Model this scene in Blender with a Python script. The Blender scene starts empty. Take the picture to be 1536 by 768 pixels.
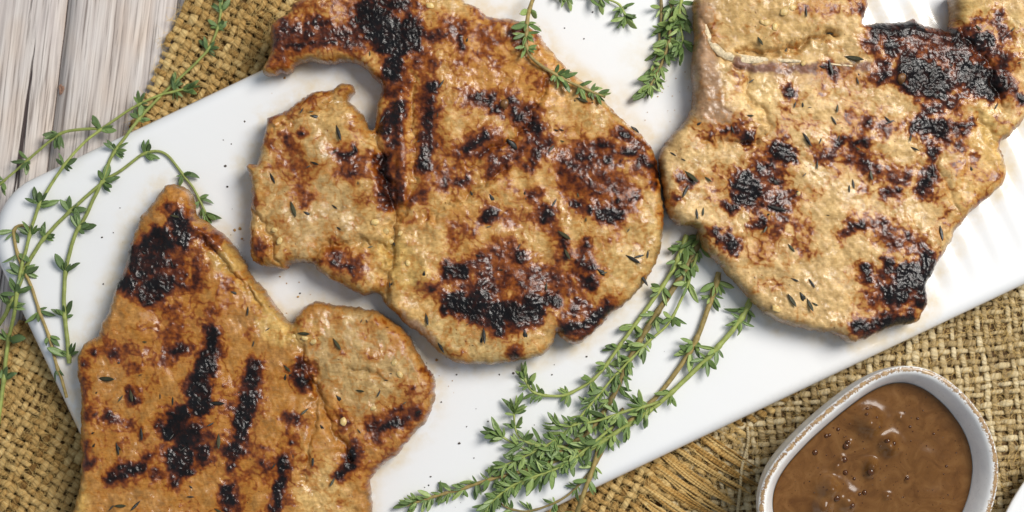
import bpy, bmesh, math, random
import numpy as np
from mathutils import Vector, Matrix

random.seed(7)
RNG = np.random.default_rng(11)
scene = bpy.context.scene
COL = scene.collection

# ------------------------------------------------------------------ camera
H = 0.65                       # camera height over the table, metres
K = 0.42 / 1536.0              # metres per photo pixel at table level
cam_d = bpy.data.cameras.new('camera')
cam = bpy.data.objects.new('camera', cam_d)
COL.objects.link(cam)
cam.location = (0, 0, H)
cam_d.sensor_width = 36.0
cam_d.lens = 36.0 * H / 0.42
cam_d.clip_start = 0.01
cam_d.clip_end = 50
cam_d.dof.use_dof = True
cam_d.dof.focus_distance = H - 0.031
cam_d.dof.aperture_fstop = 7.0
scene.camera = cam

# ------------------------------------------------------------------ world and window light
w = bpy.data.worlds.new('World')
scene.world = w
w.use_nodes = True
bg = w.node_tree.nodes['Background']
bg.inputs[0].default_value = (0.76, 0.87, 1.0, 1)
bg.inputs[1].default_value = 0.33


def area(name, loc, target, sx, sy, power, col):
    l = bpy.data.lights.new(name, 'AREA')
    l.shape = 'RECTANGLE'
    l.size, l.size_y = sx, sy
    l.energy = power
    l.color = col
    o = bpy.data.objects.new(name, l)
    o.location = loc
    d = Vector(target) - Vector(loc)
    o.rotation_euler = d.to_track_quat('-Z', 'Y').to_euler()
    COL.objects.link(o)
    return o


area('window_light', (0.70, 0.50, 1.20), (0.05, 0, 0), 0.62, 0.62, 23.0, (1.0, 0.965, 0.91))

scene.render.engine = 'CYCLES'
vs = scene.view_settings
vs.view_transform = 'Standard'
vs.look = 'None'
vs.exposure = 0.09
vs.gamma = 1.0


# ------------------------------------------------------------------ helpers
def P(px, py, z=0.0):
    """photo pixel (1536x768) at height z -> world point"""
    s = K * (H - z) / H
    return ((px - 768.0) * s, (384.0 - py) * s, z)


def lin(rgb):
    c = np.asarray(rgb, float) / 255.0
    return np.where(c <= 0.04045, c / 12.92, ((c + 0.055) / 1.055) ** 2.4)


def L(r, g, b):
    v = lin((r, g, b))
    return (float(v[0]), float(v[1]), float(v[2]), 1.0)


def smooth(a, b, x):
    t = np.clip((x - a) / (b - a), 0, 1)
    return t * t * (3 - 2 * t)


def hash2(ix, iy, seed):
    n = (ix.astype(np.int64) * 374761393 + iy.astype(np.int64) * 668265263 + seed * 974634721) & 0xFFFFFFFF
    n = ((n ^ (n >> 13)) * 1274126177) & 0xFFFFFFFF
    n = n ^ (n >> 16)
    return (n & 0xFFFFFF) / float(0xFFFFFF)


def noise2(x, y, seed=0):
    """gradient noise about -0.7..0.7"""
    xi, yi = np.floor(x), np.floor(y)
    xf, yf = x - xi, y - yi
    u = xf * xf * xf * (xf * (xf * 6 - 15) + 10)
    v = yf * yf * yf * (yf * (yf * 6 - 15) + 10)

    def g(dx, dy):
        a = hash2(xi + dx, yi + dy, seed) * 2 * np.pi
        return np.cos(a) * (xf - dx) + np.sin(a) * (yf - dy)
    return (g(0, 0) * (1 - u) + g(1, 0) * u) * (1 - v) + (g(0, 1) * (1 - u) + g(1, 1) * u) * v


def fbm(x, y, seed=0, octv=4, gain=0.5):
    s, a = 0, 1.0
    for i in range(octv):
        s = s + a * noise2(x, y, seed + i * 17)
        x, y, a = x * 2.03 + 5.1, y * 2.03 + 1.7, a * gain
    return s


def seg_dist(X, Y, pts):
    pts = [p for p in pts]
    if len(pts) == 1:
        return np.hypot(X - pts[0][0], Y - pts[0][1])
    best = np.full(X.shape, 1e9)
    for (x0, y0), (x1, y1) in zip(pts[:-1], pts[1:]):
        dx, dy = x1 - x0, y1 - y0
        t = np.clip(((X - x0) * dx + (Y - y0) * dy) / (dx * dx + dy * dy + 1e-9), 0, 1)
        best = np.minimum(best, np.hypot(X - x0 - t * dx, Y - y0 - t * dy))
    return best


def poly_sdf(X, Y, poly):
    d = seg_dist(X, Y, poly + [poly[0]])
    inside = np.zeros(X.shape, bool)
    n = len(poly)
    for i in range(n):
        x0, y0 = poly[i]
        x1, y1 = poly[(i + 1) % n]
        c = ((y0 > Y) != (y1 > Y)) & (X < (x1 - x0) * (Y - y0) / (y1 - y0 + 1e-12) + x0)
        inside ^= c
    return np.where(inside, d, -d)


def smooth_poly(poly, n=3, closed=True):
    """Catmull-Rom"""
    out = []
    m = len(poly)
    rng = range(m) if closed else range(m - 1)
    for i in rng:
        if closed:
            p0, p1, p2, p3 = poly[i - 1], poly[i], poly[(i + 1) % m], poly[(i + 2) % m]
        else:
            p0, p1, p2, p3 = poly[max(i - 1, 0)], poly[i], poly[i + 1], poly[min(i + 2, m - 1)]
        for k in range(n):
            t = k / n
            q = []
            for a, b, c, d in zip(p0, p1, p2, p3):
                q.append(0.5 * (2 * b + (c - a) * t + (2 * a - 5 * b + 4 * c - d) * t * t + (3 * b - a - 3 * c + d) * t ** 3))
            out.append(tuple(q))
    if not closed:
        out.append(tuple(poly[-1]))
    return out


def mesh_obj(name, verts, faces, mat, parent=None, smooth_sh=True):
    me = bpy.data.meshes.new(name)
    if isinstance(verts, np.ndarray):
        verts = verts.tolist()
    if isinstance(faces, np.ndarray):
        faces = faces.tolist()
    me.from_pydata(verts, [], faces)
    if smooth_sh:
        me.polygons.foreach_set('use_smooth', [True] * len(me.polygons))
    me.materials.append(mat)
    me.update()
    o = bpy.data.objects.new(name, me)
    COL.objects.link(o)
    if parent is not None:
        o.parent = parent
        o.matrix_parent_inverse = parent.matrix_basis.inverted()
    return o


def empty(name, loc=(0, 0, 0)):
    o = bpy.data.objects.new(name, None)
    o.empty_display_size = 0.01
    o.location = loc
    COL.objects.link(o)
    return o


def tag(o, label=None, cat=None, group=None, kind=None):
    if label: o['label'] = label
    if cat: o['category'] = cat
    if group: o['group'] = group
    if kind: o['kind'] = kind
    return o


class NT:
    """small node helper"""
    def __init__(self, name):
        self.m = bpy.data.materials.new(name)
        self.m.use_nodes = True
        self.t = self.m.node_tree
        self.b = self.t.nodes['Principled BSDF']

    def n(self, typ, **kw):
        nd = self.t.nodes.new(typ)
        for k, v in kw.items():
            if k.startswith('i_'):
                nd.inputs[k[2:].replace('_', ' ')].default_value = v
            else:
                setattr(nd, k, v)
        return nd

    def l(self, a, b):
        self.t.links.new(a, b)

    def noise(self, vec, scale, detail=3, rough=0.55, dist=0.0):
        nd = self.n('ShaderNodeTexNoise')
        nd.inputs['Scale'].default_value = scale
        nd.inputs['Detail'].default_value = detail
        nd.inputs['Roughness'].default_value = rough
        nd.inputs['Distortion'].default_value = dist
        if vec is not None:
            self.l(vec, nd.inputs['Vector'])
        return nd.outputs['Fac']

    def ramp(self, fac, stops):
        r = self.n('ShaderNodeValToRGB')
        e = r.color_ramp.elements
        while len(e) < len(stops):
            e.new(0.5)
        for i, (p, c) in enumerate(stops):
            e[i].position = p
            e[i].color = c if len(c) == 4 else (*c, 1)
        self.l(fac, r.inputs[0])
        return r.outputs['Color']

    def mix(self, fac, a, b, mode='MIX'):
        m = self.n('ShaderNodeMix', data_type='RGBA', blend_type=mode)
        for i, v in ((0, fac), (6, a), (7, b)):
            if hasattr(v, 'is_linked') or hasattr(v, 'links'):
                self.l(v, m.inputs[i])
            else:
                m.inputs[i].default_value = v
        return m.outputs[2]

    def math(self, op, a, b=0.0, clamp=False):
        m = self.n('ShaderNodeMath', operation=op, use_clamp=clamp)
        for i, v in ((0, a), (1, b)):
            if hasattr(v, 'links'):
                self.l(v, m.inputs[i])
            else:
                m.inputs[i].default_value = v
        return m.outputs[0]

    def bump(self, h, dist, strength=1.0, prev=None):
        b = self.n('ShaderNodeBump')
        b.inputs['Strength'].default_value = strength
        b.inputs['Distance'].default_value = dist
        self.l(h, b.inputs['Height'])
        if prev is not None:
            self.l(prev, b.inputs['Normal'])
        return b.outputs['Normal']

    def set(self, **kw):
        for k, v in kw.items():
            k = k.replace('_', ' ')
            if hasattr(v, 'links'):
                self.l(v, self.b.inputs[k])
            else:
                self.b.inputs[k].default_value = v
        return self.m

    def coords(self, scale=None, rot=None):
        c = self.n('ShaderNodeTexCoord')
        out = c.outputs['Object']
        if scale or rot:
            m = self.n('ShaderNodeMapping')
            if scale: m.inputs['Scale'].default_value = scale
            if rot: m.inputs['Rotation'].default_value = rot
            self.l(out, m.inputs['Vector'])
            out = m.outputs['Vector']
        return out


# ------------------------------------------------------------------ materials
def mat_wood():
    t = NT('weathered_wood')
    oi = t.n('ShaderNodeObjectInfo')
    c = t.n('ShaderNodeTexCoord')
    add = t.n('ShaderNodeVectorMath', operation='ADD')
    mul = t.n('ShaderNodeVectorMath', operation='SCALE')
    comb = t.n('ShaderNodeCombineXYZ')
    t.l(oi.outputs['Random'], comb.inputs[0]); t.l(oi.outputs['Random'], comb.inputs[1])
    t.l(comb.outputs[0], mul.inputs[0]); mul.inputs['Scale'].default_value = 3.7
    t.l(c.outputs['Object'], add.inputs[0]); t.l(mul.outputs[0], add.inputs[1])

    def stretched(sx, sy, rz=0.0):
        m = t.n('ShaderNodeMapping')
        m.inputs['Scale'].default_value = (sx, sy, sx)
        t.l(add.outputs[0], m.inputs['Vector'])
        return m.outputs['Vector']
    v1 = stretched(520, 9)
    v2 = stretched(1150, 26)
    v3 = stretched(210, 5)
    v4 = stretched(55, 22)
    n1 = t.noise(v1, 1.0, 5, 0.62, 0.5)
    n2 = t.noise(v2, 1.0, 3, 0.6)
    n3 = t.noise(v3, 1.0, 4, 0.6, 0.9)
    n4 = t.noise(v4, 1.0, 2, 0.5)
    base = t.ramp(n4, [(0.3, L(208, 200, 198)), (0.5, L(226, 219, 214)), (0.72, L(226, 208, 192))])
    grain = t.ramp(n1, [(0.32, L(120, 100, 94)), (0.45, L(205, 194, 188)), (0.60, L(244, 240, 236))])
    col = t.mix(0.52, base, grain, 'MULTIPLY')
    fine = t.ramp(n2, [(0.36, (0.30, 0.26, 0.24)), (0.46, (0.93, 0.92, 0.91)), (0.7, (1.12, 1.12, 1.12))])
    col = t.mix(0.75, col, fine, 'MULTIPLY')
    crack = t.ramp(n3, [(0.305, (0, 0, 0)), (0.335, (1, 1, 1))])
    col = t.mix(crack, L(66, 52, 50), col)
    hsum = t.math('ADD', t.math('MULTIPLY', n1, 0.6), t.math('MULTIPLY', n2, 0.35))
    bw = t.n('ShaderNodeRGBToBW'); t.l(crack, bw.inputs[0])
    hsum = t.math('ADD', hsum, t.math('MULTIPLY', bw.outputs[0], 0.9))
    nb = t.bump(hsum, 0.0007, 0.9)
    return t.set(Base_Color=col, Roughness=0.72, Normal=nb)


def mat_yarn(name, c_dark, c_mid, c_light, ply=1.0):
    t = NT(name)
    uv = t.n('ShaderNodeUVMap').outputs[0]
    m = t.n('ShaderNodeMapping'); m.inputs['Scale'].default_value = (1.4, 1.0, 1)
    t.l(uv, m.inputs['Vector'])
    sep = t.n('ShaderNodeSeparateXYZ'); t.l(m.outputs[0], sep.inputs[0])
    ph = t.math('ADD', sep.outputs[0], sep.outputs[1])
    st = t.math('SINE', t.math('MULTIPLY', ph, 2 * math.pi * 2))
    # fibres run along the ply direction
    cmb = t.n('ShaderNodeCombineXYZ')
    t.l(t.math('MULTIPLY', ph, 26.0), cmb.inputs[0]); t.l(t.math('MULTIPLY', sep.outputs[0], 1.1), cmb.inputs[1])
    oi = t.n('ShaderNodeObjectInfo')
    t.l(t.math('MULTIPLY', oi.outputs['Random'], 57.0), cmb.inputs[2])
    fib = t.noise(cmb.outputs[0], 1.0, 3, 0.6)
    oc = t.n('ShaderNodeTexCoord').outputs['Object']
    big = t.noise(oc, 60.0, 3, 0.6)
    tone = t.math('ADD', t.math('MULTIPLY', fib, 0.75), t.math('MULTIPLY', big, 0.35))
    tone = t.math('ADD', tone, t.math('MULTIPLY', t.math('SUBTRACT', oi.outputs['Random'], 0.5), 0.26))
    tone = t.math('ADD', tone, t.math('MULTIPLY', st, 0.03))
    col = t.ramp(tone, [(0.36, c_dark), (0.54, c_mid), (0.74, c_light)])
    h = t.math('ADD', t.math('MULTIPLY', st, 0.30 * ply), t.math('MULTIPLY', fib, 0.9))
    nb = t.bump(h, 0.0005, 0.9)
    return t.set(Base_Color=col, Roughness=0.75, Specular_IOR_Level=0.25, Normal=nb)


def mat_plate():
    t = NT('white_glazed_ceramic')
    oc = t.coords()
    n = t.noise(oc, 45.0, 4, 0.6)
    n2 = t.noise(oc, 260.0, 3, 0.6)
    at = t.n('ShaderNodeAttribute', attribute_name='stain')
    stain = t.math('MULTIPLY', at.outputs['Fac'], t.ramp(t.math('ADD', t.math('MULTIPLY', n, 0.7), t.math('MULTIPLY', n2, 0.4)), [(0.42, (0, 0, 0)), (0.66, (1, 1, 1))]))
    col = t.mix(stain, (0.82, 0.82, 0.82, 1), L(222, 206, 176))
    nb = t.bump(t.math('ADD', n2, n), 0.00012, 0.25)
    return t.set(Base_Color=col, Roughness=0.22, Normal=nb, Coat_Weight=0.3, Coat_Roughness=0.08)


def mat_meat():
    t = NT('grilled_pork')
    ca = t.n('ShaderNodeAttribute', attribute_name='meat_colour')
    dn = t.n('ShaderNodeAttribute', attribute_name='doneness')
    oc = t.coords()
    n1 = t.noise(oc, 900.0, 4, 0.6, 0.6)
    n2 = t.noise(oc, 2000.0, 4, 0.65, 0.5)
    n3 = t.noise(oc, 330.0, 4, 0.6, 0.8)
    tint = t.ramp(n1, [(0.3, (0.74, 0.70, 0.62)), (0.52, (1, 1, 1)), (0.75, (1.16, 1.15, 1.1))])
    col = t.mix(0.6, ca.outputs['Color'], tint, 'MULTIPLY')
    tint2 = t.ramp(n2, [(0.34, (0.80, 0.76, 0.70)), (0.55, (1, 1, 1))])
    col = t.mix(0.45, col, tint2, 'MULTIPLY')
    vor = t.n('ShaderNodeTexVoronoi', feature='SMOOTH_F1')
    vor.inputs['Scale'].default_value = 620.0
    vor.inputs['Smoothness'].default_value = 0.5
    wv = t.n('ShaderNodeVectorMath', operation='ADD')
    nz = t.n('ShaderNodeTexNoise'); nz.inputs['Scale'].default_value = 500.0
    t.l(oc, nz.inputs['Vector'])
    sc = t.n('ShaderNodeVectorMath', operation='SCALE'); sc.inputs['Scale'].default_value = 0.0022
    t.l(nz.outputs['Color'], sc.inputs[0])
    t.l(oc, wv.inputs[0]); t.l(sc.outputs[0], wv.inputs[1])
    t.l(wv.outputs[0], vor.inputs['Vector'])
    nw = t.noise(oc, 850.0, 4, 0.6, 1.4)
    ridge = t.math('ABSOLUTE', t.math('SUBTRACT', nw, 0.5))
    gl = t.ramp(dn.outputs['Fac'], [(0.05, (0.45, 0.45, 0.45)), (0.35, (1, 1, 1))])
    zone = t.ramp(t.noise(oc, 75.0, 3, 0.6, 0.6), [(0.36, (0.25, 0.25, 0.25)), (0.62, (1, 1, 1))])
    h = t.math('ADD', t.math('MULTIPLY', vor.outputs['Distance'], 0.30), t.math('MULTIPLY', n1, 0.45))
    h = t.math('ADD', t.math('MULTIPLY', h, gl), t.math('MULTIPLY', ridge, -1.0))
    h = t.math('MULTIPLY', h, zone)
    # directional muscle grain
    mp = t.n('ShaderNodeMapping'); mp.inputs['Rotation'].default_value = (0, 0, 0.9); mp.inputs['Scale'].default_value = (260, 1500, 700)
    t.l(oc, mp.inputs['Vector'])
    grn = t.noise(mp.outputs[0], 1.0, 3, 0.6, 0.4)
    h = t.math('ADD', h, t.math('MULTIPLY', t.math('MULTIPLY', grn, 0.5), t.math('SUBTRACT', 1.25, zone)))
    h = t.math('ADD', h, t.math('MULTIPLY', n2, 0.5))
    col = t.mix(0.5, col, t.ramp(grn, [(0.33, (0.72, 0.66, 0.56)), (0.55, (1, 1, 1)), (0.75, (1.12, 1.12, 1.1))]), 'MULTIPLY')
    nb = t.bump(h, 0.00070, 0.33)
    rr = t.ramp(n3, [(0.36, (0.22, 0.22, 0.22)), (0.50, (0.32, 0.32, 0.32)), (0.60, (0.45, 0.45, 0.45))])
    cn = t.bump(nw, 0.0004, 0.35)
    wa = t.n('ShaderNodeAttribute', attribute_name='wet').outputs['Fac']
    ch = t.ramp(dn.outputs['Fac'], [(0.6, (0, 0, 0)), (0.9, (1, 1, 1))])
    cw = t.math('MULTIPLY', t.math('ADD', t.math('MULTIPLY', wa, 0.62), 0.06), t.math('SUBTRACT', 1.0, t.math('MULTIPLY', ch, 0.25)))
    rr = t.mix(t.math('MULTIPLY', ch, 0.7), rr, (0.2, 0.2, 0.2, 1))
    sp = t.math('SUBTRACT', 0.24, t.math('MULTIPLY', ch, 0.06))
    return t.set(Base_Color=col, Roughness=rr, Normal=nb, Specular_IOR_Level=sp, Subsurface_Weight=0.05,
                 Subsurface_Radius=(0.6, 0.3, 0.12), Subsurface_Scale=0.0015,
                 Coat_Weight=cw, Coat_Roughness=0.08, Coat_Normal=cn)


def mat_simple(name, rgb, rough, scale=800.0, amt=0.25, bump=0.0002, **kw):
    t = NT(name)
    oc = t.coords()
    n = t.noise(oc, scale, 4, 0.6)
    oi = t.n('ShaderNodeObjectInfo')
    v = t.math('ADD', n, t.math('MULTIPLY', t.math('SUBTRACT', oi.outputs['Random'], 0.5), 0.25))
    lo = tuple(c * (1 - amt * 1.4) for c in rgb[:3]) + (1,)
    hi = tuple(min(1, c * (1 + amt)) for c in rgb[:3]) + (1,)
    col = t.ramp(v, [(0.3, lo), (0.7, hi)])
    return t.set(Base_Color=col, Roughness=rough, Normal=t.bump(n, bump, 0.8), **kw)


def mat_leaf(name, dark, mid, light):
    t = NT(name)
    oi = t.n('ShaderNodeObjectInfo')
    oc = t.coords()
    n = t.noise(oc, 900.0, 3, 0.6)
    v = t.math('ADD', t.math('MULTIPLY', oi.outputs['Random'], 0.75), t.math('MULTIPLY', n, 0.3))
    col = t.ramp(v, [(0.08, dark), (0.5, mid), (0.98, light)])
    sep = t.n('ShaderNodeSeparateXYZ'); t.l(oc, sep.inputs[0])
    # pale midrib
    rib = t.ramp(t.math('ABSOLUTE', sep.outputs[1]), [(0.0, (1, 1, 1)), (0.00022, (0, 0, 0))])
    col = t.mix(t.math('MULTIPLY', rib, 0.30), col, L(150, 172, 110))
    nb = t.bump(t.noise(oc, 2200.0, 2), 0.0002, 0.5)
    return t.set(Base_Color=col, Roughness=0.42, Normal=nb, Subsurface_Weight=0.08,
                 Subsurface_Radius=(0.3, 0.6, 0.15), Subsurface_Scale=0.001)


M = {}
M['wood'] = mat_wood()
M['yarn_a'] = mat_yarn('golden_jute', L(108, 76, 34), L(190, 150, 86), L(230, 200, 138))
M['yarn_b'] = mat_yarn('pale_jute', L(136, 110, 70), L(204, 180, 132), L(238, 222, 184))
M['fringe'] = mat_yarn('combed_jute', L(128, 88, 36), L(206, 160, 88), L(236, 204, 138))
M['fibre'] = mat_simple('jute_fibre', L(205, 172, 105), 0.6, 300, 0.2, 0.00005)
M['under'] = mat_simple('jute_under_layer', L(104, 76, 40), 0.9, 500, 0.4, 0.0006)
M['plate'] = mat_plate()
M['meat'] = mat_meat()
M['garlic'] = mat_simple('roasted_garlic', L(214, 182, 118), 0.35, 700, 0.2, 0.0003, Subsurface_Weight=0.15, Subsurface_Scale=0.002)
M['garlic_brown'] = mat_simple('browned_garlic', L(120, 80, 38), 0.35, 700, 0.3, 0.0003)
M['herb'] = mat_simple('charred_herb', L(30, 28, 22), 0.4, 900, 0.4, 0.0003)
M['herb_green'] = mat_simple('cooked_herb', L(60, 58, 34), 0.45, 900, 0.4, 0.0003)
M['bone'] = mat_simple('cooked_bone', L(208, 188, 152), 0.5, 900, 0.4, 0.0004)
M['pepper'] = mat_simple('ground_pepper', L(62, 50, 42), 0.7, 900, 0.6, 0.0002)
M['crumb'] = mat_simple('brown_crumb', L(164, 124, 68), 0.5, 900, 0.4, 0.0003)
M['leaf_d'] = mat_leaf('thyme_leaf_dark', L(32, 54, 28), L(58, 86, 44), L(112, 136, 72))
M['leaf_l'] = mat_leaf('thyme_leaf_grey_green', L(40, 62, 26), L(84, 112, 50), L(164, 180, 104))
M['stem_g'] = mat_simple('green_stem', L(150, 160, 84), 0.5, 500, 0.2, 0.0002)
M['stem_b'] = mat_simple('woody_stem', L(150, 130, 76), 0.6, 500, 0.3, 0.0003)

# ------------------------------------------------------------------ table of planks
Z_CLOTH = 0.0035
Z_PB = 0.0040                  # underside of platter
Z_PT = 0.0165                  # top of platter
table = tag(empty('table_top', (0, 0, 0)), kind='structure')
table['label'] = 'pale weathered wooden plank table'
slope = -0.122
ang = math.atan(slope)


def plank(c0, c1, y0=-560, y1=1340):
    """plank between cross positions c0..c1 (x at photo row 0)"""
    ww = (c1 - c0) * K
    ln = (y1 - y0) * K
    bm = bmesh.new()
    g = 0.0006
    nx, ny = 6, 60
    xs = [-ww / 2 + g + (ww - 2 * g) * i / nx for i in range(nx + 1)]
    ys = [-ln / 2 + ln * j / ny for j in range(ny + 1)]
    rows = []
    for j, y in enumerate(ys):
        row = []
        for i, x in enumerate(xs):
            e = 0.0
            xx = x
            if i in (0, nx):
                xx += 0.0005 * float(noise2(np.array(y * 90.0), np.array(c0 + i), 3))
                e = -0.0007
            z = e + 0.0003 * float(noise2(np.array(x * 60.0 + c0), np.array(y * 8.0), 5))
            row.append(bm.verts.new((xx, y, z)))
        rows.append(row)
    for j in range(ny):
        for i in range(nx):
            bm.faces.new((rows[j][i], rows[j][i + 1], rows[j + 1][i + 1], rows[j + 1][i]))
    # sides down
    lowl = [bm.verts.new((r[0].co.x, r[0].co.y, -0.018)) for r in rows]
    lowr = [bm.verts.new((r[-1].co.x, r[-1].co.y, -0.018)) for r in rows]
    for j in range(ny):
        bm.faces.new((rows[j][0], rows[j + 1][0], lowl[j + 1], lowl[j]))
        bm.faces.new((rows[j + 1][-1], rows[j][-1], lowr[j], lowr[j + 1]))
        bm.faces.new((lowl[j], lowl[j + 1], lowr[j + 1], lowr[j]))
    me = bpy.data.meshes.new('plank')
    bm.to_mesh(me); bm.free()
    me.materials.append(M['wood'])
    me.polygons.foreach_set('use_smooth', [True] * len(me.polygons))
    o = bpy.data.objects.new('plank', me)
    COL.objects.link(o)
    yc = (y0 + y1) / 2
    cx, cy, _ = P((c0 + c1) / 2 + slope * yc, yc)
    o.location = (cx, cy, 0)
    o.rotation_euler = (0, 0, math.atan(slope) * 1.0)
    o.parent = table


bounds = [-62, 101, 266, 420, 590, 735, 905, 1060, 1225, 1390, 1540, 1710]
for a, b in zip(bounds[:-1], bounds[1:]):
    plank(a, b)
# a small dark knot beside one joint
kx, ky, _ = P(92, 134)
kv, kf = [], []
for r_, z_ in ((1.0, 0.00015), (0.75, 0.0006), (0.45, 0.0003), (0.15, 0.0001)):
    for k in range(20):
        a_ = 2 * math.pi * k / 20
        q_ = 1 + 0.18 * math.sin(3 * a_ + 1) + 0.1 * math.sin(5 * a_)
        kv.append((kx + 0.0011 * r_ * q_ * math.cos(a_), ky + 0.0021 * r_ * q_ * math.sin(a_), z_))
for i in range(3):
    for k in range(20):
        kf.append((i * 20 + k, i * 20 + (k + 1) % 20, (i + 1) * 20 + (k + 1) % 20, (i + 1) * 20 + k))
kf.append(tuple(60 + k for k in range(20)))
mesh_obj('knot', kv, kf, mat_simple('knot_wood', L(128, 96, 78), 0.7, 1500, 0.5, 0.0004), table)
# board under the joints so the gaps read dark
bb = mesh_obj('under_board', [P(-320, -560, -0.019), P(1950, -560, -0.019), P(1950, 1340, -0.019), P(-320, 1340, -0.019)], [(3, 2, 1, 0)], M['under'], table)

# ------------------------------------------------------------------ platter geometry (needed by the others)
TH = math.atan(0.475)
EU = np.array([math.cos(TH), -math.sin(TH)])     # along the long side (photo axes, y down)
EV = np.array([math.sin(TH), math.cos(TH)])
CORNER = np.array([-41.0, 311.0])
PL, PW, PR = 1790.0, 781.0, 100.0                # px


def plate_sdf(X, Y):
    du, dv = X - CORNER[0], Y - CORNER[1]
    u = du * EU[0] + dv * EU[1] - PL / 2
    v = du * EV[0] + dv * EV[1] - PW / 2
    qx = np.abs(u) - (PL / 2 - PR)
    qy = np.abs(v) - (PW / 2 - PR)
    return -(np.hypot(np.maximum(qx, 0), np.maximum(qy, 0)) + np.minimum(np.maximum(qx, qy), 0) - PR)


# ------------------------------------------------------------------ burlap
def yarn_mesh(path, rw, rh, sides, name, mat, parent, pitch):
    """tube along path (n,3) with elliptical section; uv = (length in pitches, around)"""
    n = len(path)
    t = np.gradient(path, axis=0)
    t /= np.linalg.norm(t, axis=1)[:, None] + 1e-12
    side = np.stack([-t[:, 1], t[:, 0], np.zeros(n)], 1)
    side /= np.linalg.norm(side, axis=1)[:, None] + 1e-12
    up = np.cross(t, side)
    up *= np.sign(up[:, 2:3] + 1e-9)
    a = np.linspace(0, 2 * np.pi, sides + 1)
    ca, sa = np.cos(a), np.sin(a)
    V = path[:, None, :] + side[:, None, :] * (ca[None, :, None] * rw[:, None, None]) + up[:, None, :] * (sa[None, :, None] * rh[:, None, None])
    return V.reshape(-1, 3), n, sides


def yarn_object(name, segs, mat, parent, pitch_m, sides=7):
    Vs, Fs, UV = [], [], []
    off = 0
    for path, rw, rh in segs:
        V, n, s = yarn_mesh(path, rw, rh, sides, name, mat, parent, pitch_m)
        ln = np.concatenate([[0], np.cumsum(np.linalg.norm(np.diff(path, axis=0), axis=1))]) / pitch_m
        uu = np.repeat(ln[:, None], s + 1, 1).reshape(-1)
        vv = np.repeat(np.linspace(0, 1, s + 1)[None, :], n, 0).reshape(-1)
        i, j = np.meshgrid(np.arange(n - 1), np.arange(s), indexing='ij')
        b = (i * (s + 1) + j).reshape(-1)
        F = np.stack([b, b + s + 1, b + s + 2, b + 1], 1) + off
        Vs.append(V); Fs.append(F); UV.append(np.stack([uu, vv], 1))
        off += len(V)
    V = np.concatenate(Vs); F = np.concatenate(Fs); UV = np.concatenate(UV)
    o = mesh_obj(name, V, F, mat, parent)
    uvl = o.data.uv_layers.new(name='UVMap')
    uvl.data.foreach_set('uv', UV[F.reshape(-1)].astype(np.float32).reshape(-1))
    return o


def cloth(name, label, origin, e1, e2, n1, n2, pitch1, pitch2, inside, mat, seed, thick=1.0, fringe=None, zoff=0.0, wob=2.0):
    """plain weave. yarns i run along e1 at steps of e2, yarns j run along e2 at steps of e1.
    inside(X, Y) -> mask in photo px where cloth exists"""
    root = tag(empty(name, P(origin[0], origin[1])), label, 'cloth')
    e1 = np.array(e1, float); e2 = np.array(e2, float)
    rng = np.random.default_rng(seed)
    amp = 0.00092

    def warp(X, Y):
        return (X + wob * 2.2 * noise2(X / 60, Y / 60, seed) + wob * .7 * noise2(X / 17, Y / 17, seed + 3),
                Y + wob * 2.2 * noise2(X / 60 + 9, Y / 60, seed + 1) + wob * .7 * noise2(X / 17, Y / 17, seed + 4))
    n_made = 0
    for fam in (0, 1):
        count = n2 if fam == 0 else n1
        length = n1 * pitch1 if fam == 0 else n2 * pitch2
        cross_pitch = pitch1 if fam == 0 else pitch2
        own_pitch = pitch2 if fam == 0 else pitch1
        sub = 5
        m = int(length / cross_pitch * sub)
        s = np.arange(m) * cross_pitch / sub
        for k in range(count):
            wj = rng.uniform(0.74, 1.26)
            offc = (k + 0.5 + rng.normal(0, 0.12)) * own_pitch
            if fam == 0:
                X = origin[0] + e1[0] * s + e2[0] * offc
                Y = origin[1] + e1[1] * s + e2[1] * offc
            else:
                X = origin[0] + e2[0] * s + e1[0] * offc
                Y = origin[1] + e2[1] * s + e1[1] * offc
            X, Y = warp(X, Y)
            ok = inside(X, Y, fam) & (X > -90) & (X < 1640) & (Y > -90) & (Y < 880) & (plate_sdf(X, Y) < 46)
            ph = (s / cross_pitch - 0.5) * np.pi + (k % 2) * np.pi + (0 if fam == 0 else np.pi)
            wave = np.cos(ph)
            wave = np.sign(wave) * np.abs(wave) ** 0.8
            z = 0.0017 + zoff + amp * wave + 0.00035 * noise2(X / 40, Y / 40, seed + 7)
            r = own_pitch * K * 0.5
            rad = r * (0.62 if fam == 0 else 0.70) * wj * (1 + 0.30 * noise2(s / 26 + k * 3.1, s * 0 + k * 7.7, seed + 9)) * thick
            rw = rad * (1.0 + 0.12 * np.sign(wave) * np.abs(wave))
            rh = np.full(m, 0.00072) * wj ** 0.5
            idx = np.where(ok)[0]
            if len(idx) < 6:
                continue
            runs = np.split(idx, np.where(np.diff(idx) > 1)[0] + 1)
            segs = []
            sx = K * (H - z) / H
            pth = np.stack([(X - 768) * sx, (384 - Y) * sx, z], 1)
            for rn in runs:
                if len(rn) > 6:
                    segs.append((pth[rn], rw[rn], rh[rn]))
            if segs:
                for sg_ in segs:
                    yarn_object('yarn', [sg_], mat, root, own_pitch * K)
                n_made += 1
    return root


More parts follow.
